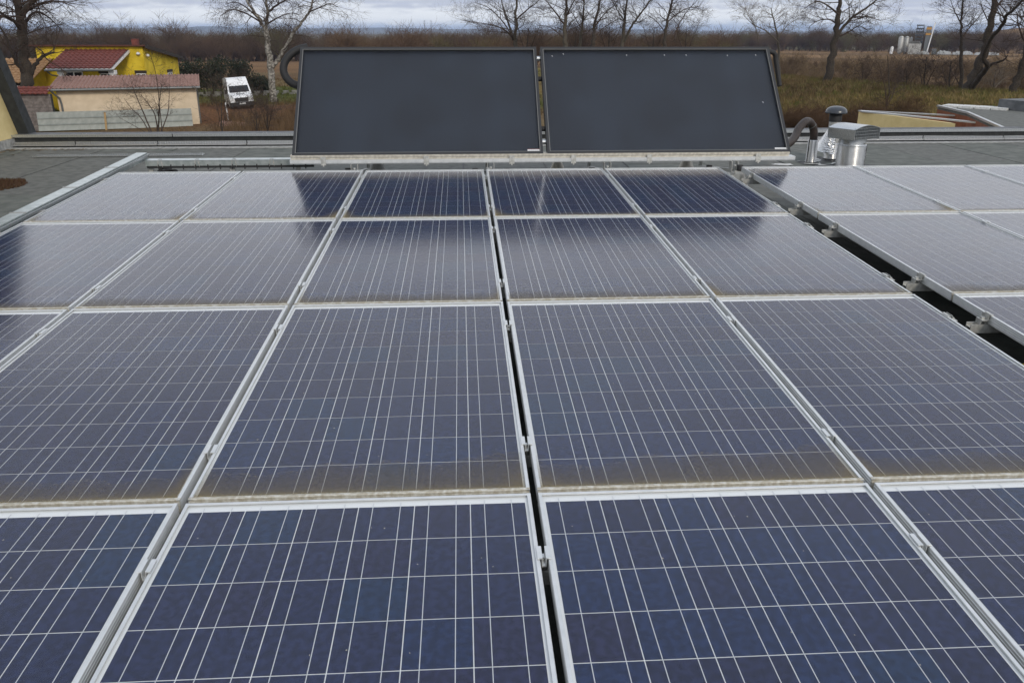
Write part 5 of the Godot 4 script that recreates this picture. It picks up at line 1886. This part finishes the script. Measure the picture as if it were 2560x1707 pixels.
	tree("bare_tree", "thick dark leaning trunk with a second stem bending away", 70.0, 1800.0, R, [
		[[[1905, 725], [1965, 600], [2030, 460], [2070, 340], [2085, 230], [2115, 100], [2132, 0], [2150, -200]], 0.36, 0.14, 8, 0.6],
		[[[1940, 700], [2000, 610], [2068, 520], [2055, 450], [2080, 330], [2140, 250], [2200, 170], [2215, 120], [2270, 80], [2340, 10], [2420, -90]], 0.20, 0.05, 13, 0.5],
		[[[2068, 520], [2120, 490], [2200, 465], [2230, 430]], 0.12, 0.03, 8],
		[[[2120, 80], [2180, 10], [2260, -60]], 0.10, 0.03, 12],
		[[[2090, 330], [2000, 310], [1900, 300]], 0.04, 0.012, 10]], M.bark, M.twig, 64, {"reach": 2.0})
	tree("bare_tree", "dark bare tree leaning out beyond the thick trunks on the bank", 69.0, 1800.0, R, [
		[[[2255, 745], [2290, 650], [2330, 560], [2370, 400], [2420, 200], [2450, 0]], 0.30, 0.10, 14, 0.4],
		[[[2300, 640], [2350, 600], [2420, 560]], 0.08, 0.02, 9],
		[[[2380, 360], [2320, 220], [2300, 90]], 0.08, 0.02, 13]], M.bark, M.twig, 65, {"reach": 2.2})
	var sap := [[1290, 830, 1312, 680, 1300, 430, 63.0, "a spindly sapling on the grassy face of the bank"], [1575, 705, 1588, 580, 1600, 440, 74.0, "a thin double sapling in the scrub beyond the bank crest"], [1782, 712, 1778, 600, 1795, 470, 72.0, "a bushy dark sapling next to the slender upright tree"], [2115, 700, 2125, 620, 2140, 550, 78.0, "a pale forked sapling behind the leaning trunks"], [1100, 650, 1110, 560, 1100, 450, 82.0, "a low sapling between the tall tree and the scrub"], [1440, 680, 1450, 600, 1440, 520, 76.0, "a short twiggy sapling on the bank crest"]]
	for i in sap.size():
		var q: Array = sap[i]
		tree("bare_shrub", q[7].trim_prefix("a "), q[6], 1800.0, R, [
			[[[q[0], q[1]], [q[2], q[3]], [q[4], q[5]]], 0.06, 0.02, 12, 0.25],
			[[[q[0] + 2, q[1]], [q[2] + 40, q[3] + 20], [q[4] + 90, q[5] + 40]], 0.045, 0.012, 9, 0.3],
			[[[q[0] - 2, q[1]], [q[2] - 30, q[3] + 10], [q[4] - 70, q[5] + 60]], 0.045, 0.012, 9, 0.3]], M.bark, M.twig_pale if i == 3 else M.twig, 70 + i, {"reach": 1.1}, "saplings on the bank")
	# left foreground
	tree("bare_shrub", "open many stemmed bare shrub before the leaning metal sheets", 47.0, 0.0, L, [
		[[[1318, 1120], [1322, 960], [1330, 820], [1345, 700]], 0.045, 0.012, 10, 0.3],
		[[[1310, 1120], [1290, 960], [1230, 860], [1170, 790]], 0.035, 0.01, 9, 0.3],
		[[[1270, 1120], [1200, 960], [1140, 820], [1090, 690]], 0.04, 0.01, 10, 0.3],
		[[[1255, 1120], [1170, 980], [1090, 900], [1030, 820]], 0.03, 0.008, 9, 0.3],
		[[[1330, 1120], [1390, 970], [1405, 850], [1410, 700]], 0.035, 0.01, 9, 0.3],
		[[[1240, 1120], [1100, 1040], [990, 980]], 0.02, 0.006, 6, 0.3],
		[[[1350, 1100], [1300, 640], [1250, 460]], 0.025, 0.006, 7, 0.4]], M.bark, M.twig, 81, {"reach": 1.0, "levels": 2, "kids": [3, 4, 5, 5], "thin": 0.004})
	var thin := [[1850, 1090, 1850, 720, 40.0, "thin bare sapling beside the white post before the van"], [2230, 1090, 2222, 800, 38.0, "thin bare sapling in the weeds below the birch"], [2140, 1090, 2130, 850, 46.0, "small bare sapling in the weeds past the van"], [1760, 800, 1740, 560, 80.0, "bare bush against the dark hedge behind the van"], [2080, 800, 2060, 600, 84.0, "bare bush at the end of the dark hedge"]]
	for i in thin.size():
		var q: Array = thin[i]
		tree("bare_shrub", q[5], q[4], 0.0, L, [
			[[[q[0], q[1]], [q[0] - 5, (q[1] + q[3]) / 2], [q[2], q[3]]], 0.03, 0.008, 9, 0.3],
			[[[q[0] + 3, q[1]], [q[0] + 25, (q[1] + q[3]) / 2 + 20], [q[2] + 60, q[3] + 60]], 0.02, 0.006, 7, 0.3],
			[[[q[0] - 3, q[1]], [q[0] - 35, (q[1] + q[3]) / 2 + 20], [q[2] - 70, q[3] + 50]], 0.02, 0.006, 7, 0.3]], M.bark, M.twig, 90 + i, {"reach": 0.9 if i < 3 else 1.6, "thin": 0.005}, "thin bare saplings on the waste ground")
	# dark evergreen hedge behind the van: leaves through its volume
	var g := RandomNumberGenerator.new()
	g.seed = 404
	var hedge := MB.new()
	var woodm := MB.new()
	var h0 := at_d(445, 232, 92.0)
	var h1 := at_d(672, 232, 96.0)
	var hb := Vector3(h0.x, ground(h0.x, h0.z), h0.z)
	var clumps := []
	for i in 85:
		var t := g.randf()
		var c := Vector3((h1.x - h0.x) * t, 0, (h1.z - h0.z) * t + g.randfn(0, 1.0))
		var top := 3.3 * (0.75 + 0.32 * sin(t * 2.6 + 0.35)) * (1.0 - smoothstep(0.72, 1.0, t) * 0.55)
		c.y = g.randf_range(0.3, 1.0) * top
		clumps.append([c, g.randf_range(0.45, 0.85)])
	for cl in clumps:
		for k in 190:
			var dv := Vector3(g.randfn(0, 1), g.randfn(0, 1), g.randfn(0, 1)).normalized() * float(cl[1]) * pow(g.randf(), 0.4)
			var p: Vector3 = cl[0] + dv
			if p.y < 0.0:
				continue
			var a := Vector3(g.randfn(0, 1), g.randfn(0, 1), g.randfn(0, 1)).normalized()
			var e := a.cross(Vector3(g.randfn(0, 1), g.randfn(0, 1), g.randfn(0, 1))).normalized()
			var s := g.randf_range(0.06, 0.13)
			hedge.quad(p - a * s, p - e * s * 0.55, p + a * s, p + e * s * 0.55)
	for i in 26:
		var t := i / 25.0
		var p := Vector3((h1.x - h0.x) * t, 0, (h1.z - h0.z) * t)
		woodm.tube(PackedVector3Array([p, p + Vector3(g.randfn(0, 0.15), 0.8, 0), p + Vector3(g.randfn(0, 0.3), 1.7, 0)]), PackedFloat32Array([0.06, 0.05, 0.02]), 5)
	var ho := thing("evergreen_hedge", "long dark evergreen hedge with rounded top behind the white van", "hedge", hb)
	part(ho, "foliage", hedge.mesh(M.leaf)).set_meta("kind", "stuff")
	part(ho, "stems", woodm.mesh(M.bark)).set_meta("kind", "stuff")
	# bare woods along the horizon
	var wm := mat(Color.WHITE, 0.95, 0.0, 0.1)
	wm.vertex_color_use_as_albedo = true
	for kind in 3:
		var spots := []
		var tints := []
		for i in 420:
			var az := g.randf_range(-33.0, 44.0)
			var right := smoothstep(14.0, 19.0, az)
			var dist := lerpf(g.randf_range(345.0, 410.0), g.randf_range(575.0, 680.0), right)
			if i % 3 == 0 and az > -8.0 and az < 17.0:
				dist = g.randf_range(180.0, 260.0)
			var xx := CAM.x + sin(deg_to_rad(az)) * dist
			var zz := CAM.z - cos(deg_to_rad(az)) * dist
			var s := g.randf_range(0.66, 1.10) * (1.0 if dist < 500.0 else 1.15) * (1.0 + land_noise.get_noise_1d(az * 60.0) * 0.45)
			if dist < 300.0:
				s *= 0.72
			if g.randf() < 0.05:
				s *= 1.30
			spots.append(Transform3D(Basis(Vector3.UP, g.randf() * TAU).scaled(Vector3(s * 1.25, s, s * 1.25)), Vector3(xx, ground(xx, zz) - 0.1, zz)))
			var c := Color(0.095, 0.062, 0.044).lerp(Color(0.150, 0.102, 0.064), g.randf())
			if g.randf() < 0.15:
				c = Color(0.120, 0.105, 0.052)
			c *= g.randf_range(0.7, 1.2)
			c.a = 1.0
			tints.append(c)
		stuff("bare_wood", wood_mesh(500 + kind, 6, wm), spots, tints, ["tall stems of the brown bare wood along the horizon", "spreading crowns of the brown bare wood along the horizon", "bushy edge of the brown bare wood along the horizon"][kind], "wood")
	# scrub on the brown land beyond the bank
	var spots2 := []
	var tints2 := []
	while spots2.size() < 360:
		var az := g.randf_range(15.0, 40.0)
		var dist := g.randf_range(84.0, 185.0)
		var xx := CAM.x + sin(deg_to_rad(az)) * dist
		var zz := CAM.z - cos(deg_to_rad(az)) * dist
		if bank_side(xx, zz) > -6.0:
			continue
		var s := g.randf_range(0.10, 0.30)
		spots2.append(Transform3D(Basis(Vector3.UP, g.randf() * TAU).scaled(Vector3(s * 1.5, s, s * 1.5)), Vector3(xx, ground(xx, zz) - 0.05, zz)))
		var c := Color(0.085, 0.058, 0.042).lerp(Color(0.19, 0.14, 0.085), g.randf())
		c.a = 1.0
		tints2.append(c)
	while spots2.size() < 500:
		var az := g.randf_range(18.5, 29.5)
		var dist := g.randf_range(48.0, 82.0)
		var xx := CAM.x + sin(deg_to_rad(az)) * dist
		var zz := CAM.z - cos(deg_to_rad(az)) * dist
		var d := bank_side(xx, zz)
		if d < 0.5 or d > 15.0 or land_noise.get_noise_2d(xx * 1.6, zz * 1.6) < -0.02 or az > 22.0 + 7.0 * g.randf():
			continue
		var s := g.randf_range(0.06, 0.15)
		spots2.append(Transform3D(Basis(Vector3.UP, g.randf() * TAU).scaled(Vector3(s * 1.8, s, s * 1.8)), Vector3(xx, ground(xx, zz) - 0.05, zz)))
		var c := Color(0.085, 0.050, 0.032).lerp(Color(0.13, 0.085, 0.05), g.randf())
		c.a = 1.0
		tints2.append(c)
	stuff("bare_scrub", wood_mesh(510, 7, wm), spots2, tints2, "low brown bare scrub on the land beyond the grassy bank", "scrub")

func _ready():
	rng.seed = 7
	make_camera()
	make_sky()
	make_sun()
	make_materials()
	make_roof()
	make_land()
	make_buildings()
	make_panels()
	make_collectors()
	make_vents()
	make_trees()
